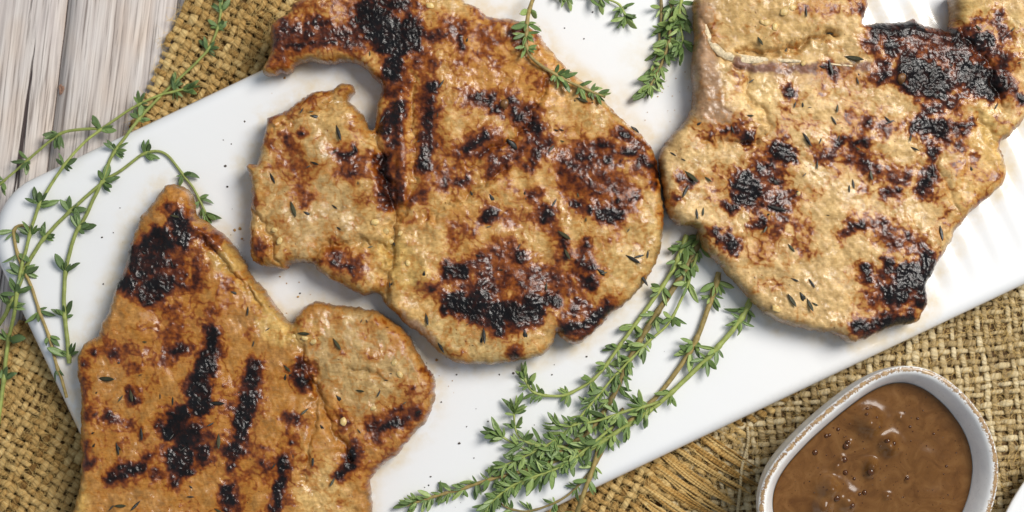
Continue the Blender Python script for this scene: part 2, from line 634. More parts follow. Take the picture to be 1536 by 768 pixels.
def fibres(root, n, region, seed, zr=(0.0018, 0.0036), lr=(12, 40), rad=0.00006):
    rng = np.random.default_rng(seed)
    Vs, Fs = [], []
    off = 0
    made = 0
    while made < n:
        x, y = region(rng)
        if x is None:
            continue
        made += 1
        ln = rng.uniform(*lr)
        a = rng.uniform(0, 2 * np.pi)
        k = rng.normal(0, 0.05)
        pts = []
        z = rng.uniform(*zr)
        dz = rng.normal(0, 0.00025)
        for i in range(6):
            pts.append(P(x, y, max(0.0012, z)))
            x += math.cos(a) * ln / 6; y += math.sin(a) * ln / 6
            a += k * ln / 6 + rng.normal(0, 0.12)
            z += dz
        path = np.array(pts)
        r = np.full(6, rad * rng.uniform(0.7, 1.4)); r[-1] *= .5
        V, nn, s = yarn_mesh(path, r, r, 3, '', None, None, 1)
        i, j = np.meshgrid(np.arange(nn - 1), np.arange(s), indexing='ij')
        b = (i * (s + 1) + j).reshape(-1)
        Fs.append(np.stack([b, b + s + 1, b + s + 2, b + 1], 1) + off)
        Vs.append(V); off += len(V)
    o = mesh_obj('loose_fibres', np.concatenate(Vs), np.concatenate(Fs), M['fibre'], root)
    o['kind'] = 'stuff'
    return o


# cloth A: lies under the platter, selvedge at upper left, frayed end at lower right
EDGE_A = smooth_poly([(330, -120), (282, -8), (240, 85), (196, 186), (140, 290), (88, 400), (48, 462), (12, 496), (-60, 530), (-140, 560)], 4, False)
FR_A = [(1190, 520), (1035, 640), (992, 700), (955, 768), (900, 880)]      # last cross yarn before the fringe
A1 = np.array([0.875, 0.484]); A2 = np.array([0.45, -0.893])


def side_of(X, Y, line):
    """signed: positive to the right of the polyline taken as x(y)"""
    pts = sorted(line, key=lambda p: p[1])
    xs = np.interp(Y, [p[1] for p in pts], [p[0] for p in pts])
    return X - xs


def in_a(X, Y, fam):
    lim = 96 if fam == 0 else 0
    fr = side_of(X, Y, FR_A)
    rag = 10 * noise2(X / 9, Y / 9, 77) if fam == 0 else 0
    return (side_of(X, Y, EDGE_A) > 0) & (fr < lim + rag)


clothA = cloth('burlap_cloth', 'golden brown burlap cloth under the white platter, its frayed fringe beside the sauce bowl',
               (-560, 560), A1, A2, 156, 100, 13.4, 13.4, in_a, M['yarn_a'], 21, thick=0.97, zoff=0.0009, wob=3.2)


def in_b(X, Y, fam):
    return side_of(X, Y, [(1130, 400), (1010, 700), (960, 900)]) > 0


clothB = cloth('burlap_cloth', 'paler open-weave burlap cloth lying under the sauce bowl',
               (900, 450), (0.996, -0.09), (0.11, 0.994), 54, 38, 14.2, 13.4, in_b, M['yarn_b'], 33, thick=0.88, zoff=-0.0004, wob=2.8)


def sheet(name, poly, z, mat, parent):
    pts = [P(x, y, z) for x, y in poly]
    lowp = [P(x, y, z - 0.0006) for x, y in poly]
    n = len(pts)
    f = [tuple(range(n))[::-1], tuple(range(n, 2 * n))] + [(i, (i + 1) % n, (i + 1) % n + n, i + n) for i in range(n)]
    return mesh_obj(name, pts + lowp, f, mat, parent, False)


ea = [(x + 9, y) for x, y in EDGE_A if y < 540]
sheet('under_layer', ea + [(-100, 900), (930, 900), (985, 768), (1020, 700), (1100, 560), (1100, -120)], 0.00085, M['under'], clothA)
sheet('under_layer', [(1095, 560), (1022, 702), (975, 790), (930, 900), (1650, 900), (1650, 380), (1200, 380)], 0.0008, M['under'], clothB)


def reg_a(rng):
    x, y = rng.uniform(-20, 1120), rng.uniform(-20, 790)
    if plate_sdf(np.array(x), np.array(y)) > -2: return None, None
    if side_of(np.array(x), np.array(y), EDGE_A) < -3: return None, None
    if side_of(np.array(x), np.array(y), FR_A) > 95: return None, None
    return x, y


def reg_b(rng):
    x, y = rng.uniform(1060, 1560), rng.uniform(420, 790)
    if plate_sdf(np.array(x), np.array(y)) > -2: return None, None
    return x, y


fibres(clothA, 3200, reg_a, 5, zr=(0.0026, 0.0044))
fibres(clothB, 3600, reg_b, 6, zr=(0.0012, 0.0030))

# thick combed fringe bundles at the frayed end: each bundle splays into strands
fr_rng = np.random.default_rng(8)
for i in range(12):
    yk = 636 + i * 15.5
    pts = sorted(FR_A, key=lambda p: p[1])
    x0 = float(np.interp(yk, [p[1] for p in pts], [p[0] for p in pts])) - 10
    y0 = yk
    segs = []
    tipx = x0 + 112 + fr_rng.normal(0, 6); tipy = y0 + 74 + fr_rng.normal(0, 5)
    for q in range(7):
        oa, ob = fr_rng.normal(0, 1.9), fr_rng.normal(0, 3.0)
        n = 22
        tt = np.linspace(0, 1 + fr_rng.normal(0, 0.05), n)
        nx_, ny_ = -0.53, 0.85
        bow = fr_rng.normal(3, 3)
        X = x0 + (tipx - x0) * tt + nx_ * (oa + (ob - oa) * tt + bow * np.sin(np.pi * tt * .9))
        Y = y0 + (tipy - y0) * tt + ny_ * (oa + (ob - oa) * tt + bow * np.sin(np.pi * tt * .9))
        z = 0.0036 + 0.0006 * np.sin(np.pi * tt) + fr_rng.uniform(-0.0004, 0.0006) - 0.0004 * tt
        sx = K * (H - z) / H
        rr = np.full(n, 0.00052) * fr_rng.uniform(0.7, 1.2) * (1 - 0.5 * tt ** 3)
        segs.append((np.stack([(X - 768) * sx, (384 - Y) * sx, z], 1), rr, rr * .8))
    for sg_ in segs:
        yarn_object('fringe_strand', [sg_], M['fringe'], clothA, 0.004, 6)
# one loose pulled thread
tp = smooth_poly([(1121, 640), (1122, 665), (1113, 700), (1110, 735), (1106, 775), (1108, 830)], 6, False)
path = np.array([P(x, y, 0.0036) for x, y in tp])
rr = np.full(len(path), 0.00065)
yarn_object('loose_thread', [(path, rr, rr * .8)], M['yarn_b'], clothA, 0.003, 6)

# ------------------------------------------------------------------ white platter
def build_plate():
    BEV = 17.0
    top = Z_PT

    def cluster(n):
        e = np.sin(np.linspace(0, np.pi / 2, 14)) * 0  # placeholder for readability
        inner = np.linspace(-1, 1, n)
        return inner
    edge = np.array([0, .6, 1.5, 3, 5, 8, 11, 14, 17, 22])
    vs_ = np.concatenate([-PW / 2 + edge, np.linspace(-PW / 2 + 30, PW / 2 - 30, 56), PW / 2 - edge[::-1]])
    rows = []
    for v in vs_:
        q = max(abs(v) - (PW / 2 - PR), 0)
        hw = PL / 2 - PR + math.sqrt(max(PR * PR - q * q, 0))
        us = np.concatenate([-hw + edge, np.linspace(-hw + 30, hw - 30, 330), hw - edge[::-1]])
        rows.append(us)
    U = np.array(rows); V = np.repeat(vs_[:, None], U.shape[1], 1)
    X = CORNER[0] + (U + PL / 2) * EU[0] + (V + PW / 2) * EV[0]
    Y = CORNER[1] + (U + PL / 2) * EU[1] + (V + PW / 2) * EV[1]
    d = np.maximum(plate_sdf(X, Y), 0)
    dd = np.clip(d / BEV, 0, 1)
    prof = np.sqrt(np.clip(1 - (1 - dd) ** 2, 0, 1))
    Z = top - 0.0046 * (1 - prof)
    u = U + PL / 2
    rib = smooth(1150, 1215, u) * smooth(30, 60, d)
    Z = Z + rib * 0.00034 * np.sin(2 * np.pi * u / 41.0)
    # shallow dish
    Z = Z - 0.0006 * smooth(15, 140, d)
    Z = Z + 0.00012 * noise2(X / 90, Y / 90, 4)
    sx = K * (H - Z) / H
    verts = np.stack([(X - 768) * sx, (384 - Y) * sx, Z], 2)
    nr, nc = U.shape
    verts = verts.reshape(-1, 3)
    i, j = np.meshgrid(np.arange(nr - 1), np.arange(nc - 1), indexing='ij')
    b = (i * nc + j).reshape(-1)
    F = np.stack([b, b + nc, b + nc + 1, b + 1], 1).tolist()
    # rim loop
    loop = [0 * nc + j for j in range(nc)] + [i * nc + nc - 1 for i in range(1, nr)] + \
           [(nr - 1) * nc + j for j in range(nc - 2, -1, -1)] + [i * nc for i in range(nr - 2, 0, -1)]
    vl = verts.tolist()
    c = np.array(verts[loop]).mean(0)
    prev = loop
    for ins, z in ((0.0008, 0.0085), (0.0035, 0.0058), (0.008, Z_PB)):
        cur = []
        for q in loop:
            p = np.array(vl[q]); dv = c - p
            px = p[0] / (K * (H - p[2]) / H) + 768; py = 384 - p[1] / (K * (H - p[2]) / H)
            g = np.array([plate_sdf(px + 1, py) - plate_sdf(px - 1, py), plate_sdf(px, py + 1) - plate_sdf(px, py - 1)], float)
            g /= np.linalg.norm(g) + 1e-9
            vl.append([p[0] + g[0] * ins, p[1] - g[1] * ins, z])
            cur.append(len(vl) - 1)
        n = len(loop)
        for k in range(n):
            F.append((prev[k], prev[(k + 1) % n], cur[(k + 1) % n], cur[k]))
        prev = cur
    F.append(tuple(prev))
    o = mesh_obj('serving_platter', vl, F, M['plate'])
    # stains of pan juice near the chops
    st = np.zeros(len(vl))
    spots = [(975, 90, 60), (930, 150, 45), (770, 12, 40), (440, 470, 40), (430, 360, 30), (1010, 190, 40), (660, 560, 35), (1340, 470, 40), (500, 110, 30)]
    xs = X.reshape(-1); ys = Y.reshape(-1)
    for x, y, r in spots:
        st[:len(xs)] = np.maximum(st[:len(xs)], 0.55 * smooth(r, r * .2, np.hypot(xs - x, ys - y)))
    at = o.data.attributes.new('stain', 'FLOAT', 'POINT')
    at.data.foreach_set('value', st.astype(np.float32))
    return o


platter = tag(build_plate(), 'long white glazed ceramic platter with rounded corners and ribbed end, under the chops', 'platter')

# ------------------------------------------------------------------ pork chops
RAMP_D = np.array([0.0, 0.28, 0.46, 0.64, 0.80, 0.97, 1.2])
RAMP_C = np.array([lin(c) for c in [(0, 0, 0), (178, 116, 42), (142, 74, 18), (88, 36, 8), (48, 19, 9), (20, 12, 11), (9, 8, 10)]])
CHOPS = {}
ZC = Z_PT - 0.0006


def build_chop(key, label, outline, base, zones, strokes, creases, bumps, T, seed, step=1.4, grain=(1, 0), brown=0.0):
    outline = smooth_poly(outline, 3)
    xs = np.arange(min(p[0] for p in outline) - 30, max(p[0] for p in outline) + 30, step)
    ys = np.arange(min(p[1] for p in outline) - 30, max(p[1] for p in outline) + 30, step)
    xs = xs[(xs > -60) & (xs < 1600)]
    X, Y = np.meshgrid(xs, ys)
    d = poly_sdf(X, Y, outline)
    d = d + 3.0 * fbm(X / 15, Y / 15, seed, 4) * np.exp(-np.abs(d) / 12) + 1.3 * noise2(X / 4.2, Y / 4.2, seed + 9) * np.exp(-np.abs(d) / 5)
    gy, gx = np.gradient(d, step)
    gl = np.hypot(gx, gy) + 1e-6
    gx, gy = gx / gl, gy / gl
    # ---- doneness field
    wx = 5.0 * fbm(X / 22, Y / 22, seed + 1, 3) ; wy = 5.0 * fbm(X / 22, Y / 22, seed + 2, 3)
    rag = 9.0 * fbm(X / 16, Y / 16, seed + 3, 4) + 1.0 * noise2(X / 3.6, Y / 3.6, seed + 4)
    D = np.zeros_like(X)
    for val, r, soft, pts in strokes:
        x0, x1 = min(p[0] for p in pts) - r - 45, max(p[0] for p in pts) + r + 45
        y0, y1 = min(p[1] for p in pts) - r - 45, max(p[1] for p in pts) + r + 45
        i0, i1 = np.searchsorted(xs, [x0, x1]); j0, j1 = np.searchsorted(ys, [y0, y1])
        if i1 <= i0 or j1 <= j0: continue
        sl = (slice(j0, j1), slice(i0, i1))
        dist = seg_dist(X[sl] + wx[sl], Y[sl] + wy[sl], pts) + rag[sl] * min(1.0, 0.35 + r / 20)
        D[sl] = np.maximum(D[sl], val * np.clip((r + soft * (0.98 if val > .84 else .75) - dist) / (soft * 1.6), 0, 1) ** 0.85)
    # halo of browning round every mark
    Dh = D.copy()
    for _ in range(14):
        Dh = (Dh + np.roll(Dh, 3, 0) + np.roll(Dh, -3, 0) + np.roll(Dh, 3, 1) + np.roll(Dh, -3, 1)) / 5
    D = np.maximum(D, np.clip(Dh * 0.85, 0, 0.44) * (0.80 + 0.9 * fbm(X / 13, Y / 13, seed + 5, 3)))
    # mottled natural browning
    mott = fbm(X / 34, Y / 34, seed + 6, 4)
    D = D + np.clip(mott * 0.55 - 0.03 + 0.25 * fbm(X / 90, Y / 90, seed + 7, 2), -0.08, 0.32) * (1 - smooth(.4, .7, D))
    D = D + 0.08 * smooth(9, 0, d + 9 * noise2(X / 18, Y / 18, seed + 8) + 3) * (1 - smooth(.5, .8, D))
    gr = fbm(X / 6.0, Y / 6.0, seed + 10, 3)
    gr2 = fbm(X / 15.0, Y / 15.0, seed + 11, 3)
    D = D + gr * (0.15 + 0.05 * smooth(.2, .55, D)) + gr2 * 0.28 * smooth(.3, .55, D) + 0.24 * np.clip(0.16 - np.abs(noise2(X / 19 + wx * .15, Y / 19 + wy * .15, seed + 13)), 0, 1) / 0.16 * (1 - smooth(.3, .6, D))
    specks = noise2(X / 5.5, Y / 5.5, seed + 12)
    D = np.where(specks > 0.60, np.maximum(D, 0.45 + 0.4 * smooth(.60, .7, specks)), D)
    sp2 = noise2(X / 3.4, Y / 3.4, seed + 41) + 0.35 * noise2(X / 40, Y / 40, seed + 42)
    D = np.where(sp2 > 0.56, np.maximum(D, 0.35 + 3.2 * (sp2 - 0.56)), D)
    D = np.clip(D + brown * (1 - smooth(.3, .6, D)), 0, 1.15)
    # ---- colour
    B = np.empty(X.shape + (3,)); B[:] = lin(base)
    for col, r, soft, a, pts in zones:
        dist = seg_dist(X + wx * 1.5, Y + wy * 1.5, pts) + rag * 0.6
        m = (a * smooth(r + soft, r - soft, dist))[..., None]
        B = B * (1 - m) + lin(col) * m
    gq = (X * grain[0] + Y * grain[1]); gp = (-X * grain[1] + Y * grain[0])
    fibre = fbm(gq / 30, gp / 5.5, seed + 15, 3)
    var = 1 + 0.42 * fbm(X / 16, Y / 16, seed + 14, 4) + 0.26 * noise2(X / 4.5, Y / 4.5, seed + 17) + 0.22 * fibre
    B = B * np.stack([var, var ** 1.12, var ** 1.35], 2)
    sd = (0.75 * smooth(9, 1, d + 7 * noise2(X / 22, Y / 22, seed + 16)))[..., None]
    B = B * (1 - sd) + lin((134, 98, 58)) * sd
    B = np.clip(B, 0.02, 0.9)
    C = np.empty_like(B)
    Dc = np.clip(D, 0, 1.2)
    for ch in range(3):
        C[..., ch] = np.interp(Dc, RAMP_D, RAMP_C[:, ch])
    t = smooth(0.0, 0.28, Dc)[..., None]
    first = B * (1 - t) + (B * 0.25 + RAMP_C[1] * 0.75) * t
    C = np.where((Dc < 0.28)[..., None], first, C)
    tb = (smooth(0.28, 0.46, Dc))[..., None]
    blend = (B * 0.25 + RAMP_C[1] * 0.75)
    C = np.where(((Dc >= 0.28) & (Dc < 0.46))[..., None], blend * (1 - tb) + RAMP_C[2] * tb, C)
    # ---- height
    r_edge = 20.0 + 14 * noise2(X / 40, Y / 40, seed + 20)
    q = np.clip(d / r_edge, 0, 1)
    prof = (1 - (1 - q) ** 2.3) ** (1 / 2.3)
    Z = T * (0.40 + 0.60 * prof)
    Z = Z + prof * (0.0024 * fbm(X / 120, Y / 120, seed + 21, 2) + 0.0012 * fbm(X / 38, Y / 38, seed + 22, 3))
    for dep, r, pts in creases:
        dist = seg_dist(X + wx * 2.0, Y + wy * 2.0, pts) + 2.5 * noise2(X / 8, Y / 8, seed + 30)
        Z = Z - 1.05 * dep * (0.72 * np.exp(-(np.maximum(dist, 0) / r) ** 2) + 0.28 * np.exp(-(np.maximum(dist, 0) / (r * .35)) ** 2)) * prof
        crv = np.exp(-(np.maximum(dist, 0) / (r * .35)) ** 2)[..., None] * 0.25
        C = C * (1 - crv * 0.6)  # crease shade painted into the meat colour along the groove core
    for hgt, r, pts in bumps:
        dist = seg_dist(X, Y, pts) + 3.0 * noise2(X / 14, Y / 14, seed + 31)
        Z = Z + hgt * smooth(r, r * 0.1, dist) * prof
    wr = fbm(X / 7.5 + wx * .1, Y / 7.5, seed + 23, 3)
    wet = np.clip(smooth(-0.20, 0.35, fbm(X / 50, Y / 50, seed + 26, 3)) + 0.45 * smooth(.15, .5, D), 0, 1)
    Z = Z + prof * (0.00004 + 0.00024 * wet) * wr + prof * 0.00009 * fibre
    crust = smooth(0.55, 0.95, D)
    rough = 1 - 2.6 * np.abs(noise2(X / 5.0 + wx * .12, Y / 6.0 + wy * .12, seed + 24))
    Z = Z + crust * (0.00010 + 0.00030 * rough + 0.00020 * gr)
    # ---- mesh
    out = d < 0
    Xm = np.where(out, X + gx * (-d), X); Ym = np.where(out, Y + gy * (-d), Y)
    keep_cell = (d > 0)
    kc = keep_cell[:-1, :-1] | keep_cell[1:, :-1] | keep_cell[:-1, 1:] | keep_cell[1:, 1:]
    far = d > -step * 2.2
    kc &= far[:-1, :-1] & far[1:, :-1] & far[:-1, 1:] & far[1:, 1:]
    ny, nx = X.shape
    jj, ii = np.where(kc)
    b = jj * nx + ii
    F = np.stack([b, b + nx, b + nx + 1, b + 1], 1)
    used = np.unique(F)
    remap = -np.ones(nx * ny, np.int64); remap[used] = np.arange(len(used))
    F = remap[F]
    zref = ZC + T
    sxy = K * (H - zref) / H
    vx = ((Xm - 768) * sxy).reshape(-1)[used]
    vy = ((384 - Ym) * sxy).reshape(-1)[used]
    vz = (ZC + Z).reshape(-1)[used]
    verts = np.stack([vx, vy, vz], 1)
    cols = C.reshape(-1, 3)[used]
    dn = D.reshape(-1)[used]
    wt = wet.reshape(-1)[used]
    gxx = gx.reshape(-1)[used]; gyy = gy.reshape(-1)[used]
    # boundary skirt
    e = np.concatenate([F[:, [0, 1]], F[:, [1, 2]], F[:, [2, 3]], F[:, [3, 0]]])
    key_ = np.sort(e, 1); code = key_[:, 0] * 10000000 + key_[:, 1]
    uq, first_i, cnt = np.unique(code, return_index=True, return_counts=True)
    be = e[first_i[cnt == 1]]
    bv = np.unique(be)
    prev = {int(v): int(v) for v in bv}
    faces = F.tolist()
    nbase = len(verts)
    allv = [verts]; allc = [cols]; alld = [dn]
    cnt_v = nbase
    side_tint = 0.9 + 0.35 * noise2(verts[bv, 0] * 900, verts[bv, 1] * 900, seed + 40)
    for ins, zf in ((1.0, 0.24), (5.0, 0.07), (14.0, 0.0)):
        nv = verts[bv].copy()
        nv[:, 0] += gxx[bv] * ins * sxy; nv[:, 1] -= gyy[bv] * ins * sxy
        nv[:, 2] = ZC + T * zf
        idx = {int(v): cnt_v + k for k, v in enumerate(bv)}
        for a_, b_ in be:
            a_, b_ = int(a_), int(b_)
            faces.append((prev[b_], prev[a_], idx[a_], idx[b_]))
        prev = idx
        allv.append(nv); allc.append(cols[bv] * side_tint[:, None]); alld.append(dn[bv]); cnt_v += len(bv)
    verts = np.concatenate(allv); cols = np.concatenate(allc); dn = np.concatenate(alld)
    root = tag(empty('pork_chop', ((verts[:, 0].min() + verts[:, 0].max()) / 2, (verts[:, 1].min() + verts[:, 1].max()) / 2, ZC)), label, 'pork chop', 'grilled pork chops on the platter')
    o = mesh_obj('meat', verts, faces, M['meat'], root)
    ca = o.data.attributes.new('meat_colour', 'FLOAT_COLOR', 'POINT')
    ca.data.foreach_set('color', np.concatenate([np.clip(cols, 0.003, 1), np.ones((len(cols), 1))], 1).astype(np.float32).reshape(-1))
    da = o.data.attributes.new('doneness', 'FLOAT', 'POINT')
    da.data.foreach_set('value', dn.astype(np.float32))
    wt = np.concatenate([wt] + [wt[bv]] * 3)
    wa = o.data.attributes.new('wet', 'FLOAT', 'POINT')
    wa.data.foreach_set('value', wt.astype(np.float32))
    CHOPS[key] = dict(root=root, xs=xs, ys=ys, Z=np.where(d > 0, ZC + Z, 0), sxy=sxy, d=d)
    return root


def chop_at(key, px, py):
    """world point on a chop's top at photo pixel"""
    c = CHOPS[key]
    i = int(np.clip(round((px - c['xs'][0]) / (c['xs'][1] - c['xs'][0])), 0, len(c['xs']) - 1))
    j = int(np.clip(round((py - c['ys'][0]) / (c['ys'][1] - c['ys'][0])), 0, len(c['ys']) - 1))
    return Vector(((px - 768) * c['sxy'], (384 - py) * c['sxy'], float(c['Z'][j, i]))), float(c['d'][j, i])


def S(val, r, *pts, soft=None):
    if val < 0.8:
        val *= 0.93
    if soft is None:
        soft = 11.0 if val > 0.84 else 16.0
    return (val, r, soft, list(pts))


# --- chop lying at lower left
OUT1 = [(245, 275), (271, 279), (284, 294), (288, 319), (308, 335), (328, 350), (347, 368), (361, 390), (371, 413), (395, 439), (413, 465), (434, 487), (440, 477), (447, 465), (462, 456), (475, 453), (500, 458), (550, 464), (575, 476), (605, 496), (622, 524), (637, 549), (652, 574), (650, 600), (642, 629), (615, 659), (595, 684), (570, 704), (556, 719), (553, 736), (556, 768), (550, 805), (500, 840), (420, 860), (300, 868), (170, 858), (110, 825), (98, 795), (104, 768), (116, 714), (115, 654), (116, 604), (111, 569), (110, 539), (117, 521), (132, 509), (142, 502), (146, 486), (157, 470), (164, 443), (171, 422), (182, 400), (186, 377), (198, 345), (205, 325), (220, 306), (237, 286)]
ST1 = [S(1.0, 15, (269, 330), (276, 357)), S(.92, 26, (240, 365)), S(.9, 26, (214, 398), (226, 380)), S(.95, 18, (190, 424)), S(.93, 20, (228, 438), (245, 425)), S(.95, 12, (199, 375)),
       S(.70, 58, (232, 400)), S(.64, 14, (256, 312)), S(.56, 16, (308, 358)), S(.5, 24, (263, 468)), S(.6, 16, (290, 380), (300, 420)), S(.5, 10, (330, 420), (365, 455)),
       S(1.0, 11, (318, 498), (314, 535)), S(1.0, 15, (314, 535), (296, 580)), S(1.0, 18, (297, 580), (300, 607)), S(1.0, 16, (272, 625), (255, 645)), S(.93, 24, (282, 655)), S(.97, 24, (270, 690)), S(.97, 14, (302, 680)), S(.8, 14, (262, 724)),
       S(.98, 9, (165, 718), (185, 706), (212, 703)), S(.7, 16, (224, 686)), S(.62, 40, (285, 650)), S(.6, 22, (310, 545), (300, 600)), S(.62, 18, (190, 705), (240, 710)),
       S(.95, 9, (382, 545), (378, 575)), S(1.0, 11, (377, 578), (371, 612)), S(.98, 15, (370, 615), (361, 648)), S(.92, 15, (350, 675)), S(.88, 8, (345, 702)), S(.64, 26, (378, 570), (355, 670)),
       S(.95, 8, (449, 548)), S(1.0, 11, (452, 574)), S(.72, 22, (450, 562)), S(.92, 7, (437, 626)), S(.85, 4, (432, 645)), S(.6, 14, (437, 630)),
       S(.97, 6, (437, 662)), S(.98, 9, (426, 690), (420, 725)), S(1.0, 8, (419, 727), (414, 765)), S(.62, 17, (430, 680), (417, 750)), S(1.0, 11, (340, 739), (345, 752)), S(.66, 20, (342, 745)),
       S(.92, 9, (261, 527), (278, 522)), S(.9, 4, (267, 504)), S(.82, 8, (194, 521)), S(.78, 6, (209, 529)), S(.95, 5, (141, 529)), S(.6, 14, (200, 530)),
       S(.80, 14, (134, 622)), S(.86, 8, (160, 626)), S(.76, 12, (126, 667), (130, 690)), S(.6, 12, (122, 548), (125, 600)), S(.85, 5, (126, 545)), S(1.0, 5, (197, 588), (199, 598)), S(.82, 5, (212, 656)),
       S(1.0, 8, (572, 642), (596, 630)), S(.74, 22, (565, 642), (605, 624)), S(.5, 22, (615, 600)), S(1.0, 8, (530, 672), (526, 696)), S(.97, 9, (512, 712), (526, 700)), S(.62, 18, (524, 692)), S(.5, 14, (515, 634)), S(.7, 5, (637, 554), (640, 575)),
       S(.42, 26, (170, 520), (230, 540)), S(.4, 30, (180, 650)), S(.4, 34, (330, 600)), S(.36, 40, (400, 700)), S(.4, 26, (230, 500), (300, 470)), S(.5, 12, (612, 660), (560, 705))]
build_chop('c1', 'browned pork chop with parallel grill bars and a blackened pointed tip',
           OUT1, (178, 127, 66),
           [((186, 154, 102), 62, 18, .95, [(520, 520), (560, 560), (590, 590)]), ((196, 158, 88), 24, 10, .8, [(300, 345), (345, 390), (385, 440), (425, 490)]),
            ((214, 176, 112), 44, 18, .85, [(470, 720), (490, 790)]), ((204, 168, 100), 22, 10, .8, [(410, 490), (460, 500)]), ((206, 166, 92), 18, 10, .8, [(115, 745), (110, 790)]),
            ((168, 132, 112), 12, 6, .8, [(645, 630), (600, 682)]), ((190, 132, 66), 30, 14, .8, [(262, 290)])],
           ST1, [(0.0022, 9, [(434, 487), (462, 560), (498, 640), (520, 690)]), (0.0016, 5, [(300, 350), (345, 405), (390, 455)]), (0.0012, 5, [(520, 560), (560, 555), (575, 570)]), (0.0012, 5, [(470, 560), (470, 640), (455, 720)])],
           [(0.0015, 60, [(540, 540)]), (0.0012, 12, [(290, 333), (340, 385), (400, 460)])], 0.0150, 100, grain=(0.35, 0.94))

# --- chop in the middle
OUT2 = [(441, -3), (432, 12), (407, 30), (401, 41), (402, 68), (396, 87), (389, 103), (396, 112), (414, 107), (434, 105), (439, 94), (464, 89), (487, 93), (519, 89), (541, 98), (555, 111), (567, 122), (569, 137), (564, 150), (561, 169), (557, 190), (550, 190), (545, 177), (537, 164), (521, 149), (530, 135), (525, 123), (507, 122), (496, 132), (468, 134), (441, 152), (418, 166), (398, 175), (393, 196), (386, 223), (380, 243), (366, 248), (372, 273), (371, 318), (370, 357), (375, 392), (395, 399), (424, 405), (431, 396), (464, 396), (479, 412), (508, 427), (543, 444), (563, 441), (578, 459), (607, 487), (636, 510), (660, 533), (689, 547), (736, 549), (777, 543), (812, 536), (832, 516), (836, 500), (847, 513), (865, 519), (888, 504), (917, 475), (947, 451), (970, 422), (990, 387), (998, 346), (998, 311), (993, 276), (985, 229), (964, 200), (935, 176), (909, 149), (886, 127), (862, 107), (830, 75), (808, 46), (778, 27), (757, 22), (730, 20), (719, 7), (698, 0), (680, -14), (600, -22), (500, -20)]
